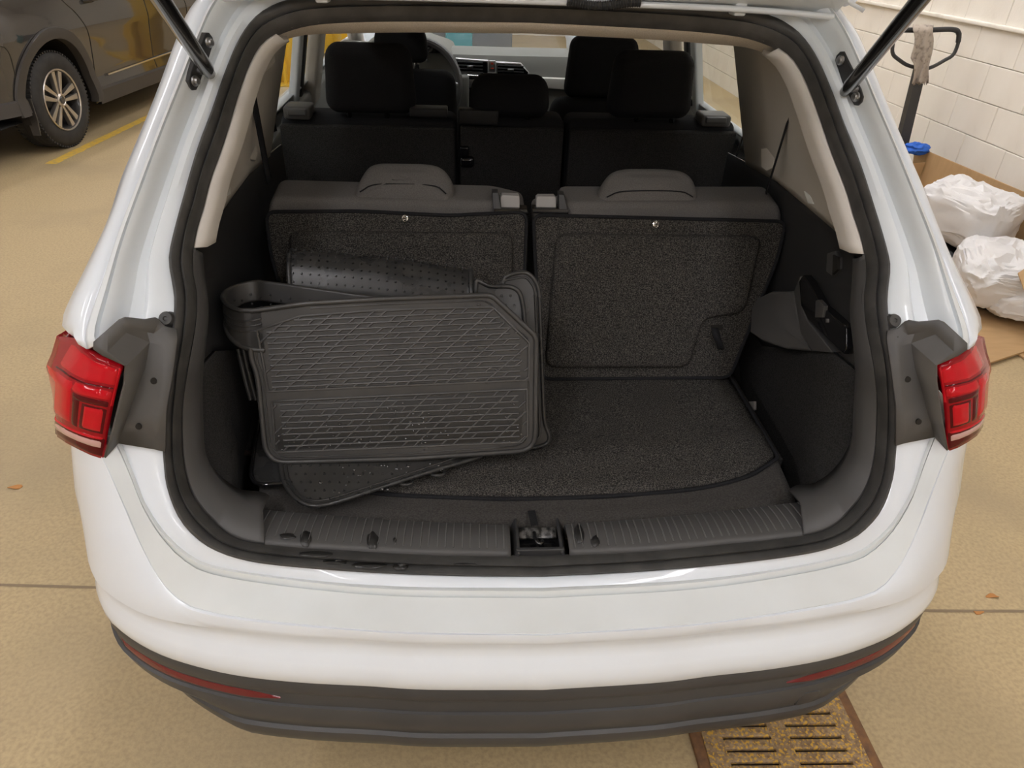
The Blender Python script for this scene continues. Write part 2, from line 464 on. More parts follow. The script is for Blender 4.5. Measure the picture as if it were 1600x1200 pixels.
# ================================================================== dark SUV in the next bay
mat('dark_paint', (.036, .033, .031), .10, coat=1.0, spec=.6)
mat('arch_clad', (.048, .043, .039), .5, bump=.1, bscale=500, dist=.0006)
mat('tyre', (.020, .019, .018), .75, col2=(.032, .03, .028), nscale=14)
mat('rim_dark', (.030, .028, .027), .35, coat=.4)
mat('rim_face', (.55, .51, .47), .28, .9)
mat('suv_glass', (.010, .011, .012), .05, coat=1.)
SY = math.radians(6.0); SB = Vector((-3.43, 5.63, 0))
SA = Vector((math.sin(SY), math.cos(SY), 0)); SO = Vector((math.cos(SY), -math.sin(SY), 0))
def W(s, x, z): return SB + SA * s + SO * x + Vector((0, 0, z))
suv = thing('dark_suv', 'dark grey parked SUV in the neighbouring bay with two-tone alloy wheel', 'car', SB)
def sx(s, z):
    x = float(np.interp(z, [.2, .32, .48, .70, .86, 1.0, 1.12, 1.2], [-.035, -.01, -.035, -.012, .012, .0, -.035, -.075]))
    if s < -.35: x -= .42 * ((-.35 - s) / .75) ** 2.2
    if s > 3.3: x -= .35 * ((s - 3.3) / .8) ** 2
    f = math.exp(-((s) / .62) ** 2) + math.exp(-((s - 3.0) / .62) ** 2)
    x += .022 * f * math.exp(-((z - .86) / .22) ** 2)          # swelling over the wheels
    return x
AR, AZ = .465, .375
def body_side():
    S = np.arange(-1.1, 4.15, .035); n = 30; V, F = [], []
    def zlow(s):
        if s < -.4: return .40
        if s > 3.4: return .35
        return .26
    P = {}
    for i, s in enumerate(S):
        for j in range(n):
            z = zlow(s) + (1.2 - zlow(s)) * j / (n - 1); ss = s
            for c in (0., 3.0):
                dx, dz = ss - c, z - AZ; d = math.hypot(dx, dz)
                if d < AR and d > 1e-6:
                    ss, z = c + dx / d * AR, AZ + dz / d * AR
            P[i, j] = len(V); V.append(W(ss, sx(ss, z), z))
    for i in range(len(S) - 1):
        for j in range(n - 1):
            ids = [(i, j), (i + 1, j), (i + 1, j + 1), (i, j + 1)]
            inside = 0
            for a, b in ids:
                s = S[a]; z = zlow(s) + (1.2 - zlow(s)) * b / (n - 1)
                if any(math.hypot(s - c, z - AZ) < AR for c in (0., 3.0)): inside += 1
            if inside < 4: F.append([P[q] for q in ids])
    return V, F
V, F = body_side()
obj('body_side', V, F, 'dark_paint', suv, ang=60, thick=.02)
# far side, greenhouse and roof (mostly beyond the frame)
S9 = np.linspace(-1.1, 4.1, 30)
far = []
for z, x in ((.30, -1.9), (.6, -1.93), (1.2, -1.88)): far.append([W(s, x + (-sx(s, .8)) * .9, z) for s in S9])
loft('far_side', far, 'dark_paint', suv, 40, thick=.02)
top = [[W(s, sx(s, 1.2), 1.2) for s in S9]]
for x, z in ((-.16, 1.45), (-.27, 1.72), (-.6, 1.79), (-1.2, 1.79), (-1.58, 1.72), (-1.75, 1.45), (-1.86, 1.2)):
    row = []
    for s in S9:
        k = min(1, max(0, (s + 1.1) / .5)) * min(1, max(0, (2.95 - s) / 1.1)); k = k * k * (3 - 2 * k)
        row.append(W(s, x, 1.2 + (z - 1.2) * k))
    top.append(row)
loft('cabin_top', top, 'suv_glass', suv, 40, ang=30)
loft('tail_panel', [[W(-1.1, sx(-1.1, z), z) for z in (.4, .7, 1.0, 1.2)], [W(-1.16, -.95, z) for z in (.4, .7, 1.0, 1.2)],
                    [W(-1.1, -1.9 - sx(-1.1, z), z) for z in (.4, .7, 1.0, 1.2)]], 'dark_paint', suv, 12)
def on(s, z, d=.004): return W(s, sx(s, z) + d, z)
# wheel arch cladding
for c in (0., 3.0):
    rows = []
    for r, d in ((AR - .004, -.05), (AR - .004, .02), (AR + .03, .026), (AR + .075, .022), (AR + .08, .004)):
        rows.append([on(c + math.cos(a) * r, max(.27, AZ + math.sin(a) * r), d) for a in np.linspace(-.22, math.pi + .05, 50)])
    loft('wheel_arch_trim', rows, 'arch_clad', suv, pre=True, flip=True)
    loft('wheel_well', [[W(c + math.cos(a) * (AR + .02), -.02, AZ + math.sin(a) * (AR + .02)) for a in np.linspace(-.2, math.pi + .2, 24)],
                        [W(c + math.cos(a) * (AR + .02), -.42, AZ + math.sin(a) * (AR + .02)) for a in np.linspace(-.2, math.pi + .2, 24)]], 'drain_dark', suv, pre=True)
loft('rocker_trim', [[on(s, z, d) for s in np.linspace(.50, 2.5, 30)] for z, d in ((.24, -.05), (.245, .018), (.36, .022), (.375, .004))], 'arch_clad', suv, pre=True, flip=True)
loft('bumper_trim', [[on(s, z, d) for s in np.linspace(-1.1, -.44, 20)] for z, d in ((.36, -.05), (.365, .014), (.46, .018), (.47, .003))], 'arch_clad', suv, pre=True, flip=True)
loft('underbody', [[W(s, -.08, .30) for s in np.linspace(-1.0, 3.9, 8)], [W(s, -1.8, .30) for s in np.linspace(-1.0, 3.9, 8)]], 'drain_dark', suv, pre=True)
def seam(pts):
    q = rs([Vector((a, b, 0)) for a, b in pts], 26); tube('door_seam', [on(p[0], p[1], .0005) for p in q], .004, 'gloss_black', suv, 6)
seam([(.30, 1.19), (.34, 1.08), (.46, .95), (.54, .80), (.56, .62), (.55, .39)])
seam([(1.62, 1.19), (1.63, .8), (1.64, .38)])
seam([(2.42, 1.19), (2.47, .8), (2.45, .4)])
seam([(-.47, .50), (-.52, .83), (-.75, .83), (-1.05, .83)])
tube('trim_strip', [on(s, .455 + .012 * (s - .7), .012) for s in np.linspace(.72, 2.35, 20)], .010, 'chrome', suv, 8)
for s in (.62, 1.80):
    hh = tube('door_handle', [on(s, 1.055, .0), on(s + .03, 1.06, .04), on(s + .2, 1.065, .045), on(s + .24, 1.065, .0)], .017, 'gloss_black', suv, 8)
def revolve(bm, c, ax, e1, prof, n=48):
    """profile of (radius, offset along axis) about axis ax through c"""
    e2 = ax.cross(e1); rings = []
    for k in range(n):
        a = 2 * math.pi * k / n; d = e1 * math.cos(a) + e2 * math.sin(a)
        rings.append([bm.verts.new(c + d * r + ax * o) for r, o in prof])
    for k in range(n):
        A, B = rings[k], rings[(k + 1) % n]
        for j in range(len(prof) - 1): bm.faces.new((A[j], B[j], B[j + 1], A[j + 1]))
def wheel(s, R=.372):
    c = W(s, -.03, R + .002)
    bm = bmesh.new()
    revolve(bm, c, SO, Vector((0, 0, 1)), [(.235, -.005), (.262, .008), (.30, .012), (.335, .005), (.360, -.012), (R, -.045), (R, -.09), (R - .006, -.095), (R, -.10), (R, -.15), (R - .006, -.155), (R, -.16), (R, -.205),
                                           (.355, -.235), (.30, -.25), (.235, -.245), (.225, -.12), (.235, -.005)])
    ty = bm_obj('tyre', bm, 'tyre', suv, ang=40)
    bm = bmesh.new()
    for k in range(72):
        a = 2 * math.pi * k / 72; d = Vector((0, 0, 1)) * math.cos(a) + SA * math.sin(a)
        mt = Matrix((SO, d, SO.cross(d))).transposed()
        bm_box(bm, c + d * (R - .005) + SO * (-.035), (.05, .014, .017), 0, 1, mt)
        bm_box(bm, c + d * (R - .004) + SO * (-.20), (.06, .014, .017), 0, 1, mt)
    tb_ = bm_obj('tread_blocks', bm, 'tyre', ty, smooth=False); tb_['kind'] = 'stuff'
    bm = bmesh.new()
    revolve(bm, c, SO, Vector((0, 0, 1)), [(.238, -.006), (.232, .004), (.222, .0), (.212, -.02), (.205, -.12), (.14, -.13), (.01, -.13)])
    rim = bm_obj('rim', bm, 'rim_dark', suv)
    bm = bmesh.new()
    revolve(bm, c, SO, Vector((0, 0, 1)), [(.240, .003), (.236, .008), (.228, .006), (.224, -.002)])
    bm_obj('rim_edge', bm, 'rim_face', rim)
    ps = []
    for k in range(5):
        for sg in (-1, 1):
            a = 2 * math.pi * (k + .12) / 5 + sg * .20; am = 2 * math.pi * (k + .12) / 5 + sg * .05
            d = Vector((0, 0, 1)) * math.cos(a) + SA * math.sin(a); q = Vector((0, 0, 1)) * math.cos(am + sg * .35) + SA * math.sin(am + sg * .35)
            pt = d.cross(SO)
            i0 = c + q * .045; o0 = c + d * .228
            wd = .013
            out = [i0 + pt * wd * .8, o0 + pt * (wd + .010), o0 - pt * (wd + .010), i0 - pt * wd * .8]
            out = [v + SO * (-.012 if n in (0, 3) else -.004) for n, v in enumerate(out)]
            slab('spoke', out, -SO * .035, .003, 'rim_face', rim, seg=2)
            d3 = Vector((0, 0, 1)) * math.cos(a - sg * .12) + SA * math.sin(a - sg * .12)
            o1 = c + d3 * .226
            out = [i0 - SO * .03, o0 - SO * .022, o1 - SO * .026, c + q * .06 - SO * .03]
            slab('spoke_web', out, -SO * .03, .002, 'rim_dark', rim, seg=1)
    bm = bmesh.new()
    revolve(bm, c, SO, Vector((0, 0, 1)), [(.055, -.03), (.052, -.006), (.040, .001), (.034, -.004), (.001, -.002)], 24)
    bm_obj('hub_cap', bm, 'rim_face', rim)
    bm = bmesh.new()
    revolve(bm, c, SO, Vector((0, 0, 1)), [(.030, .0), (.026, .004), (.001, .004)], 20)
    bm_obj('hub_badge', bm, 'rim_dark', rim)
wheel(0.); wheel(3.0)
for s in (0., 3.0):                                            # far side wheels, just a tyre and rim
    c = W(s, -1.86, .374); bm = bmesh.new()
    revolve(bm, c, -SO, Vector((0, 0, 1)), [(.02, 0), (.24, 0), (.35, .0), (.372, -.03), (.372, -.2), (.3, -.24), (.02, -.24)], 32)
    bm_obj('tyre', bm, 'tyre', suv)
slab('mud_flap', [W(-.40, -.01, .46), W(-.415, .0, .30), W(-.42, -.01, .19), W(-.42, -.07, .19), W(-.40, -.10, .46)], SA * -.012, .004, 'arch_clad', suv)

# ================================================================== pallet jack, rag, cardboard and bags by the wall
mat('jack_grey', (.040, .040, .040), .45)
mat('rag', (.42, .36, .30), .95, col2=(.10, .085, .075), nscale=28, lo=.5, hi=.75, bump=.4, bscale=300)
stretch_mat('cardboard', (.44, .28, .135), (.39, .245, .115), 6, .85, mapscale=(1, 6, 1), bump=.1)
stretch_mat('bag_film', (.70, .685, .67), (.60, .59, .585), 5, .38, bump=.15, bscale=25, dist=.01)
mat('blue_cloth', (.02, .11, .48), .7)
mat('black_film', (.010, .010, .011), .35)
JY = 4.25
def J_(u, v, y=JY): return UY(u, v, y)
jack = thing('pallet_jack', 'dark grey pallet jack with loop handle against the block wall', 'pallet jack', (2.95, 4.4, 0))
loop_px = [(1449, 47), (1488, 45), (1498, 50), (1498, 62), (1495, 74), (1489, 86), (1478, 93), (1449, 107), (1421, 103), (1404, 93), (1395, 84), (1395, 70), (1398, 58), (1405, 49), (1412, 47)]
LP = [J_(*p) for p in loop_px]
tube('handle_loop', rs(LP + [LP[0]], 70)[:-1], .012, 'jack_grey', jack, 10, closed=True)
tube('grip', rs([J_(1408, 47), J_(1449, 47), J_(1488, 46), J_(1498, 52), J_(1497, 66)], 20), .016, 'black_plastic', jack, 10)
pa, pb = J_(1449, 60), J_(1405, 240)
pb2 = pa + (pb - pa) * 1.0
dirv = (pb - pa).normalized(); foot = pa + dirv * ((.30 - pa.z) / dirv.z)
a_, b_ = Vector((1, 0, 0)), Vector((0, 1, 0))
post = []
for p, wd in ((pa, .016), (pa.lerp(foot, .12), .030), (foot, .038)):
    post.append([p + a_ * sx_ * wd + b_ * sy_ * .028 for sx_, sy_ in ((-1, -1), (1, -1), (1, 1), (-1, 1), (-1, -1))])
loft('handle_post', post, 'jack_grey', jack, pre=True, ang=20)
fx, fy = foot.x, foot.y
box('pump_body', (fx, fy, .22), (.22, .18, .22), 'jack_grey', jack, r=.03)
for dx in (-.055, .055):
    bm = bmesh.new(); revolve(bm, Vector((fx + dx, fy - .02, .091)), Vector((1, 0, 0)), Vector((0, 0, 1)), [(.001, -.025), (.08, -.025), (.09, -.015), (.09, .015), (.08, .025), (.001, .025)], 24)
    bm_obj('steer_wheel', bm, 'black_plastic', jack)
for dx in (-.19, .19):
    box('fork', (fx + dx * .8, fy + .68, .075), (.16, 1.2, .05), 'jack_grey', jack, r=.012)
box('fork_yoke', (fx, fy + .12, .2), (.46, .10, .2), 'jack_grey', jack, r=.02)
# rag folded over the grip
def rag():
    cols = 22; rows = 30; V = []
    for i in range(cols):
        t = i / (cols - 1)
        for j in range(rows):
            s = j / (rows - 1)
            fr = (s - .28) / .72 if s > .28 else 0
            # s<.28 : hangs behind the grip, then over, then the long front fall
            if s < .22:
                q = s / .22; pv = 66 - q * 22; y = JY + .022 + .004 * math.sin(t * 9)
            elif s < .34:
                q = (s - .22) / .12; pv = 44 - 6 * math.sin(q * math.pi); y = JY + .022 * math.cos(q * math.pi)
            else:
                q = (s - .34) / .66; pv = 46 + q * 84; y = JY - .046 - .010 * math.sin(t * 11 + q * 2) * (.4 + q)
            xl = 1428 - 8 * max(0, (pv - 60) / 70) ; xr = 1459 - 11 * max(0, (pv - 60) / 70)
            if pv > 92: xl += 6 * min(1, (pv - 92) / 8)
            pu = xl + (xr - xl) * t + 1.5 * math.sin(pv * .12 + t * 5)
            if s > .97: pv += 3.5 * math.sin(i * 2.7)
            V.append(J_(pu, pv, y))
    return V, grid_faces(cols, rows)
V, F = rag()
tag(obj('rag', V, F, 'rag', None, ang=80, thick=.006), 'frayed dirty beige rag draped over the pallet jack handle', 'rag')
# opened cardboard box
bx = thing('cardboard_box', 'large opened cardboard box lying against the block wall', 'box', (2.7, 3.0, 0))
def sheet(name, pts, up=(0, 0, .007), m='cardboard', parent=None):
    return slab(name, pts, Vector(up), .001, m, parent, seg=1)
sheet('bottom_panel', [(2.3, 4.05, .012), (3.04, 4.05, .012), (3.04, 1.75, .012), (2.60, 1.90, .012)], (0, 0, -.009), parent=bx)
BP = [UX(1430, 228, 3.05), UX(1600, 300, 3.06), Vector((3.07, 2.2, .53)), Vector((3.05, 2.2, .02)), Vector((3.04, 4.05, .02))]
sheet('back_wall', BP, (.007, 0, 0), parent=bx)
E0 = UX(1430, 232, 2.93)
sheet('end_wall', [Vector((3.04, 4.03, .42)), Vector((2.4, 4.05, .30)), Vector((2.3, 4.04, .02)), Vector((3.03, 4.04, .02))], (0, .008, 0), parent=bx)
sheet('front_flap', [Vector((2.95, 4.0, .022)), Vector((1.85, 3.95, .022)), Vector((1.95, 2.3, .022)), UZ(1545, 567, .022), UZ(1600, 549, .022), Vector((2.95, 2.35, .022))], (0, 0, -.010), parent=bx)
sheet('side_flap', [UZ(1590, 428, .30), UZ(1620, 408, .36), UZ(1640, 450, .30), UZ(1600, 455, .27)], (0, 0, .006), parent=bx)
# white film bags
def bag(name, c, s, rot, seed, label, tilt=0.):
    bm = bmesh.new(); bmesh.ops.create_icosphere(bm, subdivisions=5, radius=1.0)
    R_ = Matrix.Rotation(rot, 3, 'Z') @ Matrix.Rotation(tilt, 3, 'X')
    off = Vector((seed * 3.7, seed * 1.3, 0))
    for v in bm.verts:
        p = v.co.copy()
        e = .55
        p = Vector([math.copysign(abs(k) ** e, k) for k in p]); p.z *= .85
        q = p * 1.4 + off
        rd = abs(noise.noise(q * 1.0)) * .30 + abs(noise.noise(q * 2.1 + Vector((5, 2, 1)))) * .26 + abs(noise.noise(q * 4.4)) * .12
        f = 1.08 - rd
        p = Vector((p.x * s[0] * (.7 + .3 * f), p.y * s[1] * (.7 + .3 * f), p.z * s[2] * f))
        p = R_ @ p
        v.co = p + Vector(c)
        v.co.z = max(v.co.z, .026)
    return tag(bm_obj(name, bm, 'bag_film', ang=28), label, 'bag')
bag('film_bag', UZ(1514, 332, .39), (.22, .26, .19), .5, 1.3, 'plump white film bag lying in the open cardboard box nearest the wall', .1)
bag('film_bag', UZ(1556, 426, .22), (.20, .23, .15), -.35, 4.2, 'creased silvery white film bag on the cardboard flap', .25)
bag('film_bag', UZ(1596, 472, .13), (.13, .15, .09), .9, 7.7, 'crumpled white film bag at the right edge of the frame', -.1)
bag('film_bag', UZ(1488, 402, .12), (.07, .08, .06), .2, 9.1, 'small crushed scrap of white film between the two larger bags', 0)
bm = bmesh.new(); bmesh.ops.create_icosphere(bm, subdivisions=4, radius=1.0)
for v in bm.verts:
    p = v.co; f = 1 - .35 * abs(noise.noise(p * 2.0)); v.co = Vector((p.x * .30 * f, p.y * .62 * f, p.z * .24 * f)) + Vector((2.73, 3.08, .0))
    v.co.z = max(v.co.z, .026)
tag(bm_obj('black_film', bm, 'black_film'), 'crumpled black plastic film under the white bags', 'plastic film')
bm = bmesh.new(); bmesh.ops.create_icosphere(bm, subdivisions=4, radius=1.0)
bc = UX(1432, 232, 2.98)
for v in bm.verts:
    p = v.co; f = 1 - .5 * abs(noise.noise(p * 1.7 + Vector((3, 0, 0)))); v.co = Vector((p.x * .10 * f, p.y * .07 * f, p.z * .045 * f)) + bc
tag(bm_obj('blue_cloth', bm, 'blue_cloth'), 'bright blue cloth bundled at the far corner of the cardboard box', 'cloth')
# ================================================================== white SUV: body around the open tailgate
car = thing('white_suv', 'white SUV seen from behind with its tailgate open and cargo area exposed', 'car', (0, 2.2, 0))
SEAL_O = [Vector(p) for p in [(0, .816, 1.564), (.23, .813, 1.562), (.39, .807, 1.557), (.46, .80, 1.552), (.50, .785, 1.54), (.53, .76, 1.52), (.553, .72, 1.487), (.572, .67, 1.44),
    (.59, .61, 1.383), (.607, .555, 1.333), (.624, .48, 1.262), (.636, .425, 1.207), (.636, .40, 1.184), (.628, .375, 1.158), (.621, .35, 1.134), (.621, .31, 1.092),
    (.628, .276, 1.047), (.637, .26, 1.0), (.645, .24, .945), (.646, .22, .9), (.640, .195, .862), (.620, .165, .82), (.59, .145, .792), (.555, .132, .774), (.50, .122, .761),
    (.42, .116, .752), (.30, .112, .742), (.15, .11, .733), (0, .109, .729)]]
SI_L = [(806, 30), (700, 29), (572, 29), (490, 33.5), (449, 44), (416, 66), (396, 91), (385, 121), (374, 159.5), (355, 234), (326, 300), (315, 341), (305.5, 374), (301, 410), (304, 443),
        (311, 470.5), (307, 509), (301, 542), (289, 589), (286, 650), (286, 700), (290, 737.5), (295, 770), (310, 804), (338, 829), (373, 847), (450, 858), (490, 863), (600, 869), (720, 871), (833, 871)]
SI_R = [(806, 32), (917, 37), (1055, 45), (1165, 56), (1220, 70), (1251, 104.5), (1270, 143), (1292, 198), (1314, 264), (1330.5, 324.5), (1341.5, 355), (1354, 410), (1352.5, 454),
        (1352.5, 487), (1358, 531), (1365, 575), (1373, 621), (1372, 665), (1368, 709), (1352.5, 753), (1325, 789), (1303, 815), (1259, 834), (1137, 844), (1007, 859), (877, 867), (833, 871)]
NS = 120
so = rs(SEAL_O, NS)
si = pair(SI_L, SI_R, lambda u, v: US(u, v, .02), NS)
si[0].x = si[-1].x = 0
def gn(z):
    s = (g(z + .03) - g(z - .03)) / .06
    return Vector((0, -1, s)).normalized()
# weatherstrip: double-lobed rubber profile swept round the opening
rows = []
for t, h in ((-.06, -.01), (-.06, .006), (.04, .016), (.22, .021), (.42, .019), (.52, .008), (.60, .015), (.74, .020), (.90, .014), (1.0, .002), (1.0, -.006)):
    half = []
    for a, b in zip(so, si):
        p = a.lerp(b, t); half.append(p + gn(p.z) * h)
    ring = mir(half[::-1])[:-1] + half          # left bottom .. left top .. right top .. right bottom
    ring = mir(half)[::-1][:-1] + half
    rows.append(ring[:-1])
seal = loft('weatherstrip', rows, 'rubber', car, pre=True, wrap=True, ang=55)

# ---- D-pillar gutter and quarter panel
K4L = [(334, 0), (305, 73), (275, 146), (239, 234), (203, 327), (181, 390), (162, 448), (146, 500), (139, 530), (143, 545)]
K4R = [(1290, 11), (1318, 46), (1340, 92), (1366, 156), (1393, 220), (1419, 283), (1431, 312), (1456, 371), (1480, 437), (1506.5, 501), (1514, 530), (1509, 546)]
K5L = [(313, 0), (291, 50), (269, 110), (247, 170), (220, 234), (192, 297), (174, 360), (150, 404), (122, 454), (107, 487), (105, 506), (113, 523)]
K5R = [(1295, 5), (1330, 36), (1352.5, 80), (1380, 148.5), (1407.5, 214.5), (1435, 280.5), (1451.5, 327), (1471, 371.5), (1498, 437.5), (1524, 492), (1531, 510), (1526, 528)]
k4 = pair(K4L, K4R, lambda u, v: US(u, v, -.05), 40)
k5 = pair(K5L, K5R, lambda u, v: US(u, v, .02), 40)
k4 = [Vector(p) for p in ((0, .80, 1.655), (.25, .80, 1.652), (.45, .795, 1.64), (.54, .785, 1.615))] + k4
k5 = [Vector(p) for p in ((0, .88, 1.668), (.25, .88, 1.665), (.45, .875, 1.652), (.58, .86, 1.622))] + k5
k5[-1] = k4[-1] + Vector((.035, .045, -.005))
NQ = 90
K0 = rs([p for p in SEAL_O if p.z > 1.05], NQ); K4 = rs(k4, NQ); K5 = rs(k5, NQ)
K6 = [p + Vector((.02 * min(1, (1.66 - p.z) * 6), .30, .02)) for p in K5]
gut = []
for t, h in ((0, -.012), (.03, 0), (.22, .004), (.34, .001), (.42, -.010), (.62, -.012), (.70, -.002), (.74, .012), (.80, .016), (.83, .010), (.86, .017), (.93, .010)):
    gut.append([a.lerp(b, t) + gn(min(1.5, a.z)) * h for a, b in zip(K0, K4)])
gut.append(K4)
for s_ in (1, -1):
    f = (lambda c: c) if s_ > 0 else mir
    loft('pillar_gutter', [f(c) for c in gut], 'silver_paint', car, pre=True, flip=s_ > 0, ang=32, thick=.004)
    loft('quarter_panel', [f(c) for c in (K4, [a.lerp(b, .35) + Vector((.006, -.002, .004)) for a, b in zip(K4, K5)], K5, K6)], 'white_paint', car, pre=True, flip=s_ > 0, ang=40, thick=.006)

# ---- grey plastic pillar cover with the step beside the lamp
def pc(u, v, y): return UY(u, v, y)
PCV = [pc(275, 514, .300), pc(257, 510, .296), pc(249, 501, .294), pc(243.5, 498, .292), pc(227, 501, .282), pc(197, 497.5, .264), pc(188, 501, .258), pc(169, 517, .246), pc(146, 535, .234), pc(146, 546, .230),  # 0-9 top edge
       pc(240, 521, .296), pc(230, 519, .288), pc(208, 513, .276), pc(197, 520, .268), pc(168, 549, .238), pc(160, 556, .232),         # 10-15 groove
       pc(234, 535, .288), pc(197, 572, .236), pc(196, 600, .228), pc(189, 628, .224), pc(178, 672, .214), pc(165, 716, .206),    # 16 step, 17-21 lamp edge
       pc(227, 575, .268), pc(215, 605, .258), pc(200, 650, .243), pc(185, 693, .226),                                           # 22-25 crease
       pc(255, 540, .282), pc(250, 600, .250), pc(242, 650, .234), pc(240, 702, .212),                                          # 26-29 mid panel
       pc(277, 528, .290), pc(269, 585, .254), pc(259, 640, .232), pc(257, 706, .206)]                                          # 30-33 beside the seal
PCF = [(0, 30, 26, 10, 1), (1, 10, 2), (2, 10, 11, 4, 3), (4, 11, 12, 5), (5, 12, 13, 6), (6, 13, 14, 7), (7, 14, 8), (8, 14, 15, 9),
       (10, 26, 16, 11), (11, 16, 13, 12), (13, 16, 17, 14), (14, 17, 15), (16, 22, 18, 17), (22, 23, 19, 18), (23, 24, 20, 19), (24, 25, 21, 20),
       (16, 26, 27, 22), (22, 27, 23), (23, 27, 28, 24), (24, 28, 29, 25), (26, 30, 31, 27), (27, 31, 32, 28), (28, 32, 33, 29)]
from mathutils.bvhtree import BVHTree
def hit(tree, u, v, lift=0.):
    d = Vector(ray(u, v)).normalized(); h = tree.ray_cast(Vector(CAM), d)
    return (h[0] - d * lift) if h[0] is not None else None
T_PC = BVHTree.FromPolygons(PCV, PCF)
HOLES = [hit(T_PC, 240.5, 595, .001), hit(T_PC, 217, 666, .001)]
gv = [p for c in gut for p in mir(c)]; gf = grid_faces(len(gut), len(gut[0]))
T_GL = BVHTree.FromPolygons(gv, gf); T_GR = BVHTree.FromPolygons([p for c in gut for p in c], gf)
for s_ in (1, -1):
    V = PCV if s_ < 0 else mir(PCV)
    o = obj('pillar_cover', V, [f if s_ > 0 else f[::-1] for f in PCF], 'grey_plastic', car, ang=22, thick=.004)
    for h in HOLES:
        c = h if s_ < 0 else Vector((-h.x, h.y, h.z))
        bm = bmesh.new(); revolve(bm, c + Vector((0, -.001, 0)), Vector((0, -1, .35)).normalized(), Vector((1, 0, 0)), [(.0001, .001), (.0052, .001), (.0058, -.003)], 16)
        bm_obj('screw_hole', bm, 'drain_dark', o)
    # rubber buffer
    c = hit(T_GL, 262, 499, .008) if s_ < 0 else hit(T_GR, 1394, 502, .008)
    ax = Vector((0.02 * s_, -.80, .60)).normalized(); bm = bmesh.new()
    revolve(bm, c - ax * .012, ax, Vector((1, 0, 0)), [(.015, 0), (.0145, .006), (.0125, .008), (.0125, .018), (.0105, .022), (.004, .0215), (.003, .0195), (.0001, .0195)], 24)
    bm_obj('rubber_buffer', bm, 'rubber', car)

# ---- rear bumper: rows of the cover from the sill lip to the lower edge
def on_side(pts):   # extend a half curve along the flank
    return pts
F2 = [UZ(820, 923, .722), UZ(600, 920, .723), UZ(450, 908, .728), UZ(317, 888.5, .740), UZ(282, 874.5, .754), UZ(240, 839.5, .785), UZ(212, 797, .825), UZ(202, 770, .850), UZ(192.5, 725, .892), Vector((-.729, .242, .925))]
F2R = [UZ(820, 923, .722), UZ(1040, 912, .723), UZ(1180, 893, .728), UZ(1300, 868, .742), UZ(1350, 845, .768), UZ(1385, 810, .808), UZ(1412, 768, .845), UZ(1432, 725, .885), Vector((.729, .242, .925))]
F3 = [UZ(820, 996, .698), UZ(600, 990, .70), UZ(450, 979, .70), UZ(345, 965.5, .703), UZ(296, 951.5, .708), UZ(271, 937, .716), UZ(236, 899, .748), UZ(205, 839, .80), UZ(184, 780, .853), Vector((-.748, .217, .909))]
F3R = [UZ(820, 996, .698), UZ(1040, 983, .70), UZ(1180, 965, .70), UZ(1300, 945, .703), UZ(1345, 934, .708), UZ(1373, 920, .716), UZ(1400, 885, .745), UZ(1428, 828, .80), UZ(1452, 772, .853), Vector((.748, .217, .909))]
def avg(A, B, n=40):
    return [(p + q) / 2 for p, q in zip(rs(mir(A), n), rs(B, n))]
f2 = avg(F2, F2R); f3 = avg(F3, F3R)
f2[0].x = f3[0].x = 0
NB = 70
tail2 = [Vector(p) for p in ((.79, .32, .905), (.83, .45, .90), (.85, .7, .90), (.86, 1.0, .90))]
tail3 = [Vector(p) for p in ((.79, .245, .900), (.835, .29, .893), (.865, .38, .885), (.885, .55, .88), (.90, 1.0, .88))]
def plan(z, off=0., tuck=0.):
    P = [(0, -.012), (.2, -.005), (.3, .005), (.42, .016), (.53, .033), (.62, .058), (.69, .086), (.755, .125), (.80, .165), (.84, .23), (.868, .32), (.885, .45), (.90, .7), (.905, 1.0)]
    V_ = rs([Vector((x, y, z)) for x, y in P], NB)
    out = []
    for i, p in enumerate(V_):
        t = V_[min(i + 1, NB - 1)] - V_[max(i - 1, 0)]; nrm = Vector((t.y, -t.x, 0)).normalized()
        k = min(1, max(0, (p.x - .55) / .25))
        out.append(p + nrm * (off - tuck * k))
    return out
r0 = rs(f2 + tail2, NB); r2 = rs(f3 + tail3, NB)
r0up = [p + Vector((0, .012, -.012)) for p in r0]
r1 = [a.lerp(b, .12) + Vector((0, 0, -.010)) for a, b in zip(r0, r2)]
r1b = [a.lerp(b, .20) + Vector((0, 0, -.002)) for a, b in zip(r0, r2)]
def plan2(z, oc, ok, **kw):
    A, B = plan(z, oc), plan(z, ok); out = []
    for a, b in zip(A, B):
        k = min(1, max(0, (a.x - .50) / .2)); k = k * k * (3 - 2 * k); out.append(a.lerp(b, k))
    return out
r4 = plan2(.682, -.011, .0)
for p in r4: p.z += .02 * min(1, max(0, (p.x - .8) * 10)) - .004 * min(1, max(0, (p.x - .5) * 5))
mid = []
for a, b in zip(r2, r4):
    q = (a + b) / 2; d = Vector((q.x, q.y - .8, 0)).normalized(); mid.append(q + d * min(.010, (a.z - b.z) * .12))
shelf = [r0up, r0, [a.lerp(b, .05) + Vector((0, 0, .002)) for a, b in zip(r0, r2)], r1, r1b, [a.lerp(b, .5) + Vector((0, 0, -.003)) for a, b in zip(r0, r2)],
         [a.lerp(b, .93) for a, b in zip(r0, r2)], [p + Vector((0, .004, -.0022)) for p in r2]]
brow = [[p + Vector((0, .006, -.0006)) for p in r2], r2, [a.lerp(b, .2) + Vector((0, 0, .002)) for a, b in zip(r2, mid)], mid, r4, plan2(.672, -.016, -.006), plan2(.655, -.017, -.010), plan2(.638, -.011, -.006), plan(.622, .0), plan(.605, .006),
        plan(.588, .006), plan(.577, .003), plan(.571, -.004), plan(.570, -.03)]
bmp = loft('rear_bumper', [mir(c)[::-1][:-1] + c for c in brow], 'white_paint', car, pre=True, ang=28, thick=.004, off=-1)
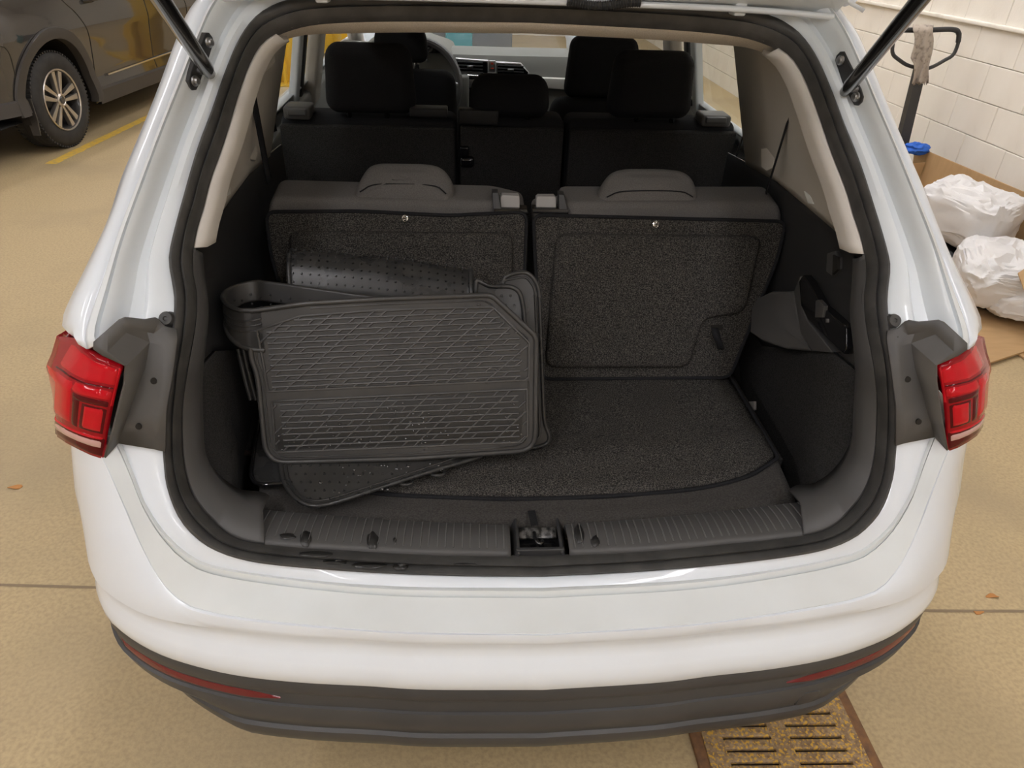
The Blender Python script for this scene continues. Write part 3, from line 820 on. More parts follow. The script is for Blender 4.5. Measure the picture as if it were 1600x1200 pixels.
loft('bumper_step', [mir(c)[::-1][:-1] + c for c in shelf], 'dusty_paint', bmp, pre=True, ang=40, thick=.004, off=-1)
# white flange between the seal and the bumper lip
K0b = rs([p for p in SEAL_O if p.z < 1.02][::-1], 60)
f2e = rs(f2[:], 60)
fl = []
for t, h in ((-.08, -.010), (0, -.002), (.15, .002), (.6, .002), (.85, -.001), (1.02, -.006)):
    fl.append([a.lerp(b, t) + Vector((0, -.3 * h, h)) for a, b in zip(K0b, f2e)])
loft('sill_flange', [mir(c)[::-1][:-1] + c for c in fl], 'white_paint', car, pre=True, ang=40, thick=.003)
# lower bumper trim
low = [plan(.574, -.02), plan(.572, -.004), plan(.565, .000), plan(.548, .003), plan(.540, .001), plan(.538, -.003), plan(.504, .001), plan(.502, .006), plan(.488, .011, .01), plan(.465, .009, .035), plan(.448, .006, .05), plan(.442, .012, .055),
       plan(.428, .013, .06), plan(.40, .002, .075), plan(.392, -.014, .085), plan(.392, -.10, .1)]
loft('lower_bumper_trim', [mir(c)[::-1][:-1] + c for c in low], 'bumper_plastic', car, pre=True, ang=30, thick=.004)
for s_ in (1, -1):
    q = []
    for zt in ((.531, -.003), (.529, .002), (.521, .0042), (.513, .0045), (.511, -.001)):
        row = [p for p in plan(zt[0], zt[1]) if .455 < p.x < .80]
        m_ = len(row)
        row = [Vector((p.x, p.y, .5205 + (p.z - .5205) * min(1, .15 + 6 * (i / m_), .15 + 3. * (1 - i / m_)))) for i, p in enumerate(row)]
        q.append(row if s_ > 0 else mir(row))
    loft('reflector', q, 'reflector_red', car, 40, flip=s_ < 0)
# towing-eye cover on the right
PT = plan(.475, .0150, .022)
tc0 = min(PT, key=lambda p: abs(p.x - .505)); tn = Vector((.16, -1, 0)).normalized(); tx = Vector((1, .16, 0)).normalized()
to = [tc0 + tx * a + Vector((0, 0, b)) for a, b in ((-.022, -.020), (.017, -.017), (.026, .016), (-.012, .018))]
slab('tow_eye_cover', to, -tn * .010, .0015, 'bumper_plastic', car, cr=.008)
slab('tow_eye_gap', [p + (p - tc0) * .07 - tn * .0022 for p in to], -tn * .006, .0005, 'drain_dark', car, cr=.008)

# ---- tail lamps
TC = [  # columns inner -> outer : (top px, bottom px, depth) on the left lamp
    [Vector((-.684, .243, 1.077)), Vector((-.748, .217, .909))],
    [UY(168, 563, .243), UY(143, 710, .222)],
    [UY(147, 556, .252), UY(125, 701, .232)],
    [UY(128, 542, .274), UY(105, 690, .252)],
    [UY(117, 530, .300), UY(90, 680, .285)],
    [Vector((-.838, .345, 1.075)), Vector((-.868, .35, .905))],
    [Vector((-.858, .42, 1.05)), Vector((-.882, .43, .895))],
    [Vector((-.870, .52, 1.03)), Vector((-.888, .54, .90))]]
tu = [0, .2, .38, .56, .70, .80, .9, 1.0]
topc = np.array([list(c[0]) for c in TC]); botc = np.array([list(c[1]) for c in TC])
def TL(u, v, off=0.):
    t = Vector([np.interp(u, tu, topc[:, k]) for k in range(3)]); b = Vector([np.interp(u, tu, botc[:, k]) for k in range(3)])
    p = b.lerp(t, v)
    ta = Vector([np.interp(min(1, u + .06), tu, topc[:, k]) - np.interp(max(0, u - .06), tu, topc[:, k]) for k in range(3)])
    out = Vector((ta.y, -ta.x, 0)).normalized()
    if out.y > 0 and u < .5: out = -out
    if out.x > 0: out = -out
    bulge = .020 * float(np.interp(v, [0, .35, .68, .80, 1], [.15, .75, 1.0, .45, -.2])) * float(np.interp(u, [0, .08, .5, 1], [.2, .6, 1, 1]))
    return p + out * (bulge + off)
def tl_patch(name, poly, off, m, parent, s_, nu=10, nv=6):
    """poly: 4 corners (u,v) bl, br, tr, tl"""
    V, base = [], []
    def bil(a, b):
        q0 = np.array(poly[0]) * (1 - a) + np.array(poly[1]) * a; q1 = np.array(poly[3]) * (1 - a) + np.array(poly[2]) * a
        return q0 * (1 - b) + q1 * b
    for j in range(nv + 1):
        for i in range(nu + 1):
            u, v = bil(i / nu, j / nv)
            edge = i in (0, nu) or j in (0, nv)
            p = TL(u, v, off if not edge else off - .0022)
            V.append(p if s_ < 0 else Vector((-p.x, p.y, p.z)))
    return obj(name, V, grid_faces(nv + 1, nu + 1, 0, s_ < 0), m, parent, ang=60)
for s_ in (-1, 1):
    US_ = np.linspace(0, 1, 26); VS_ = np.linspace(0, 1, 22)
    V = []
    for v in VS_:
        for u in US_:
            p = TL(u, v); V.append(p if s_ < 0 else Vector((-p.x, p.y, p.z)))
    lens = obj('tail_lamp', V, grid_faces(22, 26, 0, s_ < 0), 'red_lens', car, ang=50, thick=.02)
    tl_patch('upper_lamp_band', [(.03, .80), (.74, .75), (.72, .95), (.03, .95)], .0016, 'red_lamp', lens, s_, 20, 8)
    tl_patch('lamp_crease', [(.03, .765), (.76, .725), (.76, .74), (.03, .785)], .0012, 'dark_lens', lens, s_, 20, 3)
    tl_patch('outer_lamp_panel', [(.47, .29), (.80, .24), (.80, .70), (.47, .73)], .0018, 'red_lamp', lens, s_, 14, 10)
    tl_patch('lamp_bar', [(.04, .665), (.465, .65), (.465, .735), (.04, .75)], .0018, 'red_lamp', lens, s_, 14, 4)
    tl_patch('dark_lamp_arm', [(.05, .585), (.46, .575), (.46, .645), (.05, .655)], .0016, 'dark_lens', lens, s_, 14, 4)
    tl_patch('dark_lamp_arm', [(.385, .27), (.455, .27), (.455, .60), (.37, .60)], .0016, 'dark_lens', lens, s_, 4, 12)
    tl_patch('dark_lamp_field', [(.05, .27), (.38, .26), (.36, .585), (.05, .585)], .0010, 'dark_lens', lens, s_, 12, 10)
    tl_patch('inner_lamp_panel', [(.10, .31), (.33, .30), (.32, .55), (.10, .56)], .0028, 'red_lamp', lens, s_, 10, 10)
    tl_patch('dark_lamp_base', [(.0, .01), (.82, .01), (.82, .20), (.0, .25)], .0010, 'dark_lens', lens, s_, 20, 8)
    tl_patch('clear_strip', [(.05, .12), (.78, .08), (.78, .17), (.05, .21)], .0024, 'clear_lens', lens, s_, 20, 4)
    tl_patch('lower_red_edge', [(.05, .22), (.78, .18), (.78, .21), (.05, .25)], .0020, 'red_lamp', lens, s_, 20, 3)
    tl_patch('side_facet', [(.0, .60), (.035, .60), (.035, .97), (.0, .97)], .0030, 'red_lamp', lens, s_, 3, 8)

# ---- flanks, roof, bonnet, wheels (largely out of sight)
YS = np.concatenate([np.linspace(.47, 2.0, 24), np.linspace(2.1, 4.9, 24)])
def zl(y):
    for c in (1.12, 4.08):
        d = abs(y - c)
        if d < .44: return .37 + math.sqrt(.44 ** 2 - d * d)
    return .30
def xe(y): return -.28 * max(0, (y - 4.2) / .7) ** 2
for s_ in (1, -1):
    rows_ = []
    for t, x in ((0, .872), (.3, .90), (.55, .905), (.75, .90), (.9, .885), (1, .855)):
        rows_.append([Vector((s_ * (x + xe(y)), y, zl(y) + t * (1.10 - zl(y)))) for y in YS])
    loft('body_flank', rows_, 'white_paint', car, pre=True, flip=s_ < 0, ang=40, thick=.012)
for s_ in (1, -1):
    ys_ = np.linspace(.60, 3.75, 30)
    sh = [[Vector((s_ * x, y, z)) for y in ys_] for x, z in ((.855, 1.098), (.845, 1.118), (.815, 1.135), (.785, 1.132))]
    loft('shoulder_panel', sh, 'white_paint', car, pre=True, flip=s_ < 0, thick=.006)
    k6 = [p for p in K6 if 1.14 < p.z < 1.60]; k6 = rs(k6, 20)
    zz = [p.z for p in k6]
    far_ = [Vector((.83 - .30 * (z - 1.12), 1.47, z)) for z in zz]
    qg = [[Vector((s_ * p.x, p.y, p.z)) for p in r_] for r_ in (k6, [a.lerp(b, .5) + Vector((.015, 0, 0)) for a, b in zip(k6, far_)], far_)]
    loft('quarter_glass', qg, 'privacy_glass', car, pre=True, flip=s_ > 0, thick=.004)
    tube('roof_edge', [Vector((s_ * .675, y, 1.60 + .01 * math.sin((y - .8) * 1.6))) for y in np.linspace(.9, 2.8, 14)], .03, 'white_paint', car, 8)
loft('roof', [[Vector((x, y, z - .10 * (abs(x) / .70) ** 3.5)) for x in np.linspace(-.68, .68, 24)] for y, z in ((.82, 1.665), (1.0, 1.69), (1.6, 1.71), (2.3, 1.70), (2.75, 1.66))],
     'white_paint', car, pre=True, flip=False, thick=.008)
loft('bonnet', [[Vector((x, y, z - .05 * (abs(x) / .85) ** 3)) for x in np.linspace(-.86, .86, 16)] for y, z in ((3.80, 1.02), (4.2, .97), (4.7, .90), (4.9, .80))], 'white_paint', car, pre=True, thick=.008)
loft('front_end', [[Vector((x, 4.9 - .18 * (x / .6) ** 2, z)) for x in np.linspace(-.6, .6, 10)] for z in (.3, .6, .82)], 'white_paint', car, pre=True, thick=.01)
loft('floor_pan', [[Vector((x, y, .36)) for y in (.25, 1.5, 3.0, 4.6)] for x in (-.80, .80)], 'drain_dark', car, pre=True, thick=.02)
for s_ in (1, -1):
    for y in (1.12, 4.08):
        c = Vector((s_ * .86, y, .378)); bm = bmesh.new()
        revolve(bm, c, Vector((s_, 0, 0)), Vector((0, 0, 1)), [(.02, -.03), (.22, -.02), (.24, 0), (.34, .005), (.376, -.03), (.376, -.2), (.33, -.235), (.02, -.235)], 40)
        bm_obj('wheel', bm, 'tyre', car)

# ---- open tailgate above the opening
th = math.radians(32)
def TG(x, a, b): return Vector((x, .755 - a * math.cos(th) + b * math.sin(th), 1.582 + a * math.sin(th) + b * math.cos(th)))
def tgbar(name, xs, a0, a1, b0, b1, m, parent, r=.01):
    pts = [TG(xs[0], a0, b0), TG(xs[1], a0, b0), TG(xs[2], a1, b0), TG(xs[3], a1, b0)]
    return slab(name, pts, TG(0, 0, b1) - TG(0, 0, b0), r, m, parent, both=True, seg=3)
tg = tgbar('tailgate', (-.60, .60, .60, -.60), -.03, .07, .0, .05, 'silver_paint', car, .012)
tgbar('side_rail', (-.64, -.53, -.58, -.72), .07, .62, .01, .06, 'silver_paint', tg)
tgbar('side_rail', (.53, .64, .72, .58), .07, .62, .01, .06, 'silver_paint', tg)
tgbar('lower_panel', (-.72, .72, .66, -.66), .62, 1.12, .0, .07, 'black_plastic', tg)
tgbar('outer_skin', (-.72, .72, .66, -.66), .62, 1.14, .075, .085, 'white_paint', tg, .004)
tgbar('rear_glass', (-.54, .54, .60, -.60), .06, .63, .04, .046, 'privacy_glass', tg, .001)
tgbar('spoiler', (-.62, .62, .62, -.62), -.05, .18, .055, .075, 'white_paint', tg, .008)
for x in (.40, -.40):
    pb = UY(1142, 16, .765)
    box('tailgate_hinge', (x, .785, 1.585), (.024, .06, .05), 'silver_paint', tg, r=.004)
tube('drip_moulding', [Vector((x, .752, 1.5745 - .012 * (abs(x) / .6) ** 4)) for x in np.linspace(-.585, .585, 30)], .006, 'white_paint', tg, 8)
bm = bmesh.new(); hs = [Vector((x, .745, 1.575 + .004 * math.sin(x * 40))) for x in np.linspace(.06, .20, 60)]
bm_tube(bm, hs, [.007 + .0018 * (k % 2) for k in range(60)], 8)
bm_obj('cable_sleeve', bm, 'black_plastic', tg, ang=30)
# gas struts
for s_ in (-1, 1):
    if s_ < 0: b0, t0, bA, bB = hit(T_GL, 326, 112, .04), UY(252, 0, .30), hit(T_GL, 320, 66, .0), hit(T_GL, 298, 126, .0)
    else: b0, t0, bA, bB = hit(T_GR, 1323, 140, .04), UY(1437, 0, .30), hit(T_GR, 1319, 94, .0), hit(T_GR, 1343, 151, .0)
    d = (t0 - b0).normalized()
    st = tube('gas_strut', [b0 + d * .022, b0 + d * .024, b0 + d * .62], [.008, .0125, .0125], 'strut_black', car, 14)
    tube('strut_end', [b0 - d * .016, b0 - d * .012, b0 + d * .014, b0 + d * .035], [.006, .010, .010, .0085], 'strut_black', st, 12)
    tr_ = T_GL if s_ < 0 else T_GR
    n_ = (Vector(CAM) - bA).normalized() * .35
    for u_, v_ in (((320, 66), (310, 96), (298, 126)) if s_ < 0 else ((1319, 94), (1331, 122), (1343, 151))):
        q_ = tr_.ray_cast(Vector(CAM), Vector(ray(u_, v_)))[1]; n_ = n_ + (q_ if q_.dot(Vector(ray(u_, v_))) < 0 else -q_)
    n_.normalize(); ax = (bB - bA).normalized(); n_ = (n_ - ax * n_.dot(ax)).normalized(); sd = ax.cross(n_).normalized()
    out = []
    for (a, wd) in ((-.016, .006), (-.010, .013), (.010, .014), (.04, .017)): out.append(bA + ax * a + sd * wd)
    Lb = (bB - bA).length
    for (a, wd) in ((Lb - .028, .015), (Lb - .006, .014), (Lb + .010, .012), (Lb + .016, .005)): out.append(bA + ax * a + sd * wd)
    for (a, wd) in ((Lb + .016, -.005), (Lb + .010, -.012), (Lb - .006, -.014), (Lb - .028, -.013), (.04, -.015), (.010, -.013), (-.010, -.012), (-.016, -.005)): out.append(bA + ax * a + sd * wd)
    br = slab('strut_bracket', [p + n_ * .008 for p in out], -n_ * .010, .002, 'black_plastic', st)
    for q in (bA, bB):
        bm = bmesh.new(); revolve(bm, q + n_ * .008, n_, sd, [(.0095, 0), (.009, .003), (.006, .004), (.0055, .008), (.0001, .008)], 16)
        bm_obj('bolt', bm, 'satin_metal', st)
    tube('ball_stud', [b0, b0 - n_ * .04], .006, 'satin_metal', st, 10)
# ================================================================== white SUV: interior
# headliner
H0 = [p for p in si if p.z > 1.4 and p.x < .492]
hL = [(806, 51), (655, 50), (517, 52), (462, 58), (437, 70)]
hR = [(806, 52.5), (917, 58), (1027, 63), (1110, 70), (1165, 74), (1201, 85), (1217, 93)]
H1 = pair(hL, hR, lambda u, v: UY(u, v, .838), 30); H1[0].x = 0
H2 = [Vector((p.x * 1.02, 1.0, min(1.545, p.z + .03))) for p in H1]; H3 = [Vector((p.x * 1.08, 1.6, min(1.575, p.z + .07))) for p in H1]; H4 = [Vector((p.x * 1.1, 2.8, min(1.575, p.z + .08))) for p in H1]
HN = 40
hr = [rs(c, HN) for c in (H0, H1, H2, H3, H4)]
hr.insert(1, [a.lerp(b, .5) + Vector((0, -.006, .004)) for a, b in zip(hr[0], hr[1])])
loft('headliner', [mir(c)[::-1][:-1] + c for c in hr], 'headliner_cloth', car, pre=True, ang=50, thick=.012, off=1)
# beige pillar / quarter trim and black side trim below it
up_si = rs([p for p in si if p.z >= 1.20 and p.x > .48][::-1], 24)      # bottom -> top
up_idx = [i for i, p in enumerate(si) if p.z >= 1.20 and p.x > .48][::-1]
up_in = [q.normalized() for q in rs([(si[i] - so[i]).normalized() for i in up_idx], 24)]
up_in = [Vector((q.x, 0, q.z)).normalized() for q in up_in]
zb = lambda y: float(np.interp(y, [.42, .6, .8, .97, 1.25, 1.6], [1.205, 1.187, 1.185, 1.176, 1.142, 1.10]))
def beige_row(y, xb, ztop, lean=.30):
    z0 = zb(y); return [Vector((xb - lean * (z - z0), y + .22 * (z - z0), z)) for z in np.linspace(z0, ztop, 24)]
RL = [(318, 396), (320.5, 424), (326, 454), (329, 487), (326, 547.5), (323, 602.5), (325, 650), (324, 700), (327.5, 730), (340, 755), (365, 777.5), (400, 795)]
RR = [(1333, 404.5), (1332, 430), (1332, 454), (1330.5, 492.5), (1336, 536.5), (1341.5, 582.5), (1340, 620), (1339, 654), (1333, 698), (1316, 725), (1284, 758.5), (1240, 786)]
ring_in = pair(RL, RR, lambda u, v: US(u, v, .07), 60)
ring_out = [p for p in si if p.z <= 1.205]
cut = [i for i, p in enumerate(ring_out) if p.z < .80 and p.x < .50][0]
ring_out = rs(ring_out[:cut + 1], 60)
dark_y = [.46, .60, .80, 1.05, 1.45]
dark_x = [.622, .632, .640, .655, .68]
for s_ in (1, -1):
    f = (lambda c: c) if s_ > 0 else mir
    b1 = [p + q * .014 + Vector((0, .02, 0)) for p, q in zip(up_si, up_in)]; b2 = [p + q * .018 + Vector((0, .05, 0)) for p, q in zip(up_si, up_in)]; b3 = [p - q * .004 + Vector((0, .075, 0)) for p, q in zip(up_si, up_in)]
    rows_ = [up_si, b1, b2, b3, beige_row(.78, .640, 1.53), beige_row(.97, .655, 1.53), beige_row(1.25, .675, 1.54, .25)]
    loft('pillar_trim', [f(c) for c in rows_], 'beige_trim', car, pre=True, flip=s_ < 0, ang=50, thick=.006, off=1)
    # plastic ring beside the seal
    rm = [a.lerp(b, .62) + Vector((-.004, -.012, .004)) for a, b in zip(ring_out, ring_in)]
    rin2 = [p + Vector((.03 if p.z > .80 else 0, .05, -.012)) for p in ring_in]
    loft('opening_trim', [f(c) for c in (ring_out, [a.lerp(b, .2) + Vector((0, -.004, .002)) for a, b in zip(ring_out, rm)], rm, ring_in, rin2)], 'trim_plastic', car, pre=True, flip=s_ < 0, ang=50, thick=.004, off=1)
    zc = lambda y: float(np.interp(y, [.40, .45, .78, 1.0, 1.5], [1.0, .985, .80, .78, .78]))
    colsU, colsL = [], []
    r0_ = [p for p in rin2 if p.z > .60]
    for y, x in zip(dark_y, dark_x):
        colsU.append([Vector((x + .004 * math.sin((z - .9) * 9), y, z)) for z in np.linspace(zb(y) + .004, zc(y), 16)])
        colsL.append([Vector((x - .006, y, z)) for z in np.linspace(zc(y), .60, 16)])
    hi_ = [p for p in rin2 if p.z > .985]; lo_ = [p for p in rin2 if p.z <= .985 and p.x > .56]
    colsU.insert(0, rs([Vector((p.x + .004, p.y - .02, p.z)) for p in hi_], 16)); colsL.insert(0, rs([Vector((p.x + .004, p.y - .02, p.z)) for p in lo_] + [Vector((.56, .24, .60))], 16))
    st_ = loft('side_trim', [f(c) for c in colsU], 'black_plastic', car, pre=True, flip=s_ < 0, ang=50, thick=.004, off=1)
    loft('side_felt', [f(c) for c in colsL], 'dark_carpet', car, pre=True, flip=s_ < 0, ang=50, thick=.004, off=1)
    # coat hook, belt guide, belts, lamp socket
    X_ = lambda u, v, x: UX(u, v, s_ * x)
    if s_ < 0:
        hook = [(381, 208), (398, 211), (403, 240), (400, 252), (392, 250), (388, 225)]; sock = [(352, 290), (360, 287), (361, 303), (353, 308)]
        guide = [(411, 88), (428, 80), (431, 100), (417, 113), (406, 112)]; belt = [(393, 137), (421, 286)]; belt2 = [(413, 132), (419, 165), (430, 205)]
    else:
        hook = [(1189, 232), (1213, 227), (1212, 240), (1206, 262), (1197, 268), (1189, 262)]; sock = [(1256, 299), (1266, 306), (1271, 319), (1262, 318)]
        guide = [(1216, 100), (1232, 105), (1243, 128), (1240, 136), (1224, 132)]; belt = [(1245, 143), (1197, 302)]; belt2 = [(1176, 152), (1168, 190), (1150, 246)]
    iv = Vector((s_ * .02, 0, 0))
    slab('coat_hook', [X_(*p, .632) for p in hook], iv, .004, 'beige_trim', car)
    slab('lamp_socket', [X_(*p, .618) for p in sock], iv, .001, 'dash_pale', car)
    slab('belt_guide', [X_(*p, .565) for p in guide], iv * 1.5, .006, 'beige_trim', car)
    for k, (bb, x0, x1) in enumerate(((belt, .585, .60), (belt2, .66, .69))):
        pts_ = [X_(*p, x0 + (x1 - x0) * i / (len(bb) - 1)) for i, p in enumerate(bb)]
        w_ = Vector((.003, .009, 0))
        loft('seat_belt', [rs([p - w_ for p in pts_], 12), rs([p + w_ for p in pts_], 12)], 'black_cloth', car, pre=True, thick=.003, off=0)
# details in the right side trim
def RX(u, v, x=.612): return UX(u, v, x)
slab('slot_lip', [RX(u, v, .622) for u, v in ((1292, 396), (1304, 392), (1310, 402), (1309, 420), (1299, 431), (1290, 424))], (.01, 0, 0), .003, 'trim_plastic', car)
slab('slot_recess', [RX(u, v, .618) for u, v in ((1301, 398), (1308, 402), (1308, 421), (1300, 429))], (.006, 0, 0), .001, 'drain_dark', car)
tray = slab('side_pocket', [RX(u, v, .606) for u, v in ((1248, 440), (1254, 430), (1262, 440), (1283, 478), (1322, 512), (1322, 545), (1317, 553), (1287, 524), (1262, 500), (1251, 478))], (.02, 0, 0), .003, 'gloss_black', car)
slab('pull_tab', [RX(u, v, .601) for u, v in ((1274, 470), (1279, 468), (1288, 478), (1285, 496), (1273, 496))], (.008, 0, 0), .002, 'trim_plastic', tray)
slab('tab_mark', [RX(u, v, .603) for u, v in ((1290, 498), (1293, 498), (1293, 504), (1290, 504))], (.004, 0, 0), .0005, 'grey_seal_plastic', tray)
wh = [RX(1175, 470, .585), RX(1205, 455, .60), RX(1238, 455, .612), RX(1243, 490, .612), RX(1262, 540, .612), RX(1266, 549, .612), RX(1225, 545, .59), RX(1190, 533, .565), RX(1172, 520, .56)]
slab('wheelhouse_cover', wh, (.03, 0, 0), .006, 'trim_plastic', car, puff=.006)
slab('wheelhouse_end', [RX(u, v, .608) for u, v in ((1240, 455), (1250, 432), (1252, 478), (1262, 502), (1300, 550), (1268, 549), (1250, 520))], (.02, 0, 0), .003, 'trim_plastic', car)
# sill plate, ribs, latch
sL = [(404, 795), (490, 806.5), (600, 815), (720, 819.5), (835, 822)]
sR = [(1240, 786), (1137, 794), (1007, 808), (900, 817), (835, 822)]
sill_r = pair(sL, sR, lambda u, v: UZ(u, v, .748 + .012 * (abs(u - 830) / 420) ** 3), 60)
sill_f = rs([p for p in si if p.z < .80 and p.x < sill_r[0].x + .01], 60)
for s_ in (1, -1):
    f = (lambda c: c) if s_ > 0 else mir
    A = [p for p in sill_f if p.x > .046]; B = [p for p in sill_r if p.x > .046]
    A = rs(A, 50); B = rs(B, 50)
    rows_ = [A, [a.lerp(b, .12) + Vector((0, 0, .006)) for a, b in zip(A, B)], [a.lerp(b, .5) + Vector((0, 0, .009)) for a, b in zip(A, B)], [a.lerp(b, .9) + Vector((0, 0, .006)) for a, b in zip(A, B)], B,
             [p + Vector((0, .004, -.04)) for p in B]]
    sp = loft('sill_plate', [f(c) for c in rows_], 'trim_plastic', car, pre=True, flip=s_ < 0, ang=45, thick=.004, off=1)
    nrib = 31
    for k in range(nrib):
        i = (k + .7) / nrib
        a = rs(A, 200)[int((1 - i) * 199)]; b = rs(B, 200)[int((1 - i) * 199)]
        pts_ = [a.lerp(b, t) + Vector((0, 0, h)) for t, h in ((.16, .0068), (.35, .0088), (.55, .0094), (.75, .0086), (.92, .0062))]
        tube('sill_rib', f(pts_), .0013, 'lit_rib_plastic', sp, 5)
lp = box('latch_pocket', (.0, .178, .712), (.10, .095, .02), 'gloss_black', car, r=.003)
for x in (-.046, .046): box('pocket_wall', (x, .178, .732), (.006, .09, .045), 'black_plastic', lp, r=.002, rot=(0, -.35 if x > 0 else .35, 0))
box('pocket_front', (0, .142, .735), (.088, .008, .04), 'black_plastic', lp, r=.002)
mat('wet_plate', (.16, .155, .15), .3, .6, col2=(.02, .02, .02), nscale=120, lo=.4, hi=.6)
box('latch_plate', (0, .203, .732), (.074, .022, .006), 'wet_plate', lp, r=.002, rot=(.5, 0, 0))
tube('striker', rs([Vector((-.006, .195, .74)), Vector((-.006, .165, .752)), Vector((.0, .155, .752)), Vector((.006, .165, .748)), Vector((.006, .17, .72))], 16), .0045, 'gloss_black', lp, 8)
# cargo floor
hem = rs([Vector(p) for p in ((-.56, .425, .742), (-.5, .375, .742), (-.3, .322, .742), (0, .302, .742), (.3, .320, .742), (.45, .357, .744), (.545, .418, .746))], 60)
rows_ = []
for j in range(26):
    t = j / 25; r_ = []
    for p in hem:
        q = Vector((p.x, p.y + (.756 - p.y) * t, p.z))
        q.z += .006 * math.exp(-((t - .28) / .10) ** 2) + .004 * noise.noise((q.x * 5, q.y * 7, 1.)) - .014 * min(1, max(0, (abs(q.x) - .50) / .05)) - .012 * max(0, 1 - t / .04)
        r_.append(q)
    rows_.append(r_)
cf = loft('cargo_carpet', rows_, 'carpet', car, pre=True, flip=False, ang=60, thick=.02, off=-1)
tube('carpet_piping', [p + Vector((0, -.003, -.010)) for p in hem] + [Vector((.548, y, .736)) for y in np.linspace(.43, .75, 12)], .0045, 'black_cloth', cf, 8)
ap = []
sr_full = mir(sill_r)[:-1] + sill_r[::-1]
sr_full = rs([Vector((p.x * 1.03, p.y + .012, .735)) for p in sr_full], 60)
for t, dz in ((0, -.010), (.12, -.012), (.5, -.004), (.85, -.004), (1.05, -.02)):
    ap.append([a.lerp(b, t) + Vector((0, 0, dz + .003 * noise.noise((a.x * 9, t * 3, 0)))) for a, b in zip(hem, sr_full)])
apr = loft('cargo_apron', ap, 'apron_cloth', car, pre=True, flip=True, ang=60, thick=.006, off=-1)
slab('pull_strap', [UZ(825, 798, .745), UZ(836, 797, .745), UZ(841, 818, .752), UZ(830, 820, .752)], (0, 0, -.004), .001, 'black_cloth', apr)
box('cargo_well', (0, .62, .585), (1.28, .85, .02), 'dark_carpet', car, r=0)
box('well_divider', (.556, .60, .66), (.012, .36, .14), 'dark_carpet', car, r=.003)
box('well_divider', (-.575, .60, .66), (.012, .36, .14), 'dark_carpet', car, r=.003)
slab('floor_clip', [UX(1160, 628, .56), UX(1178, 627, .56), UX(1178, 640, .56), UX(1163, 652, .56)], (.006, 0, 0), .001, 'grey_seal_plastic', car)

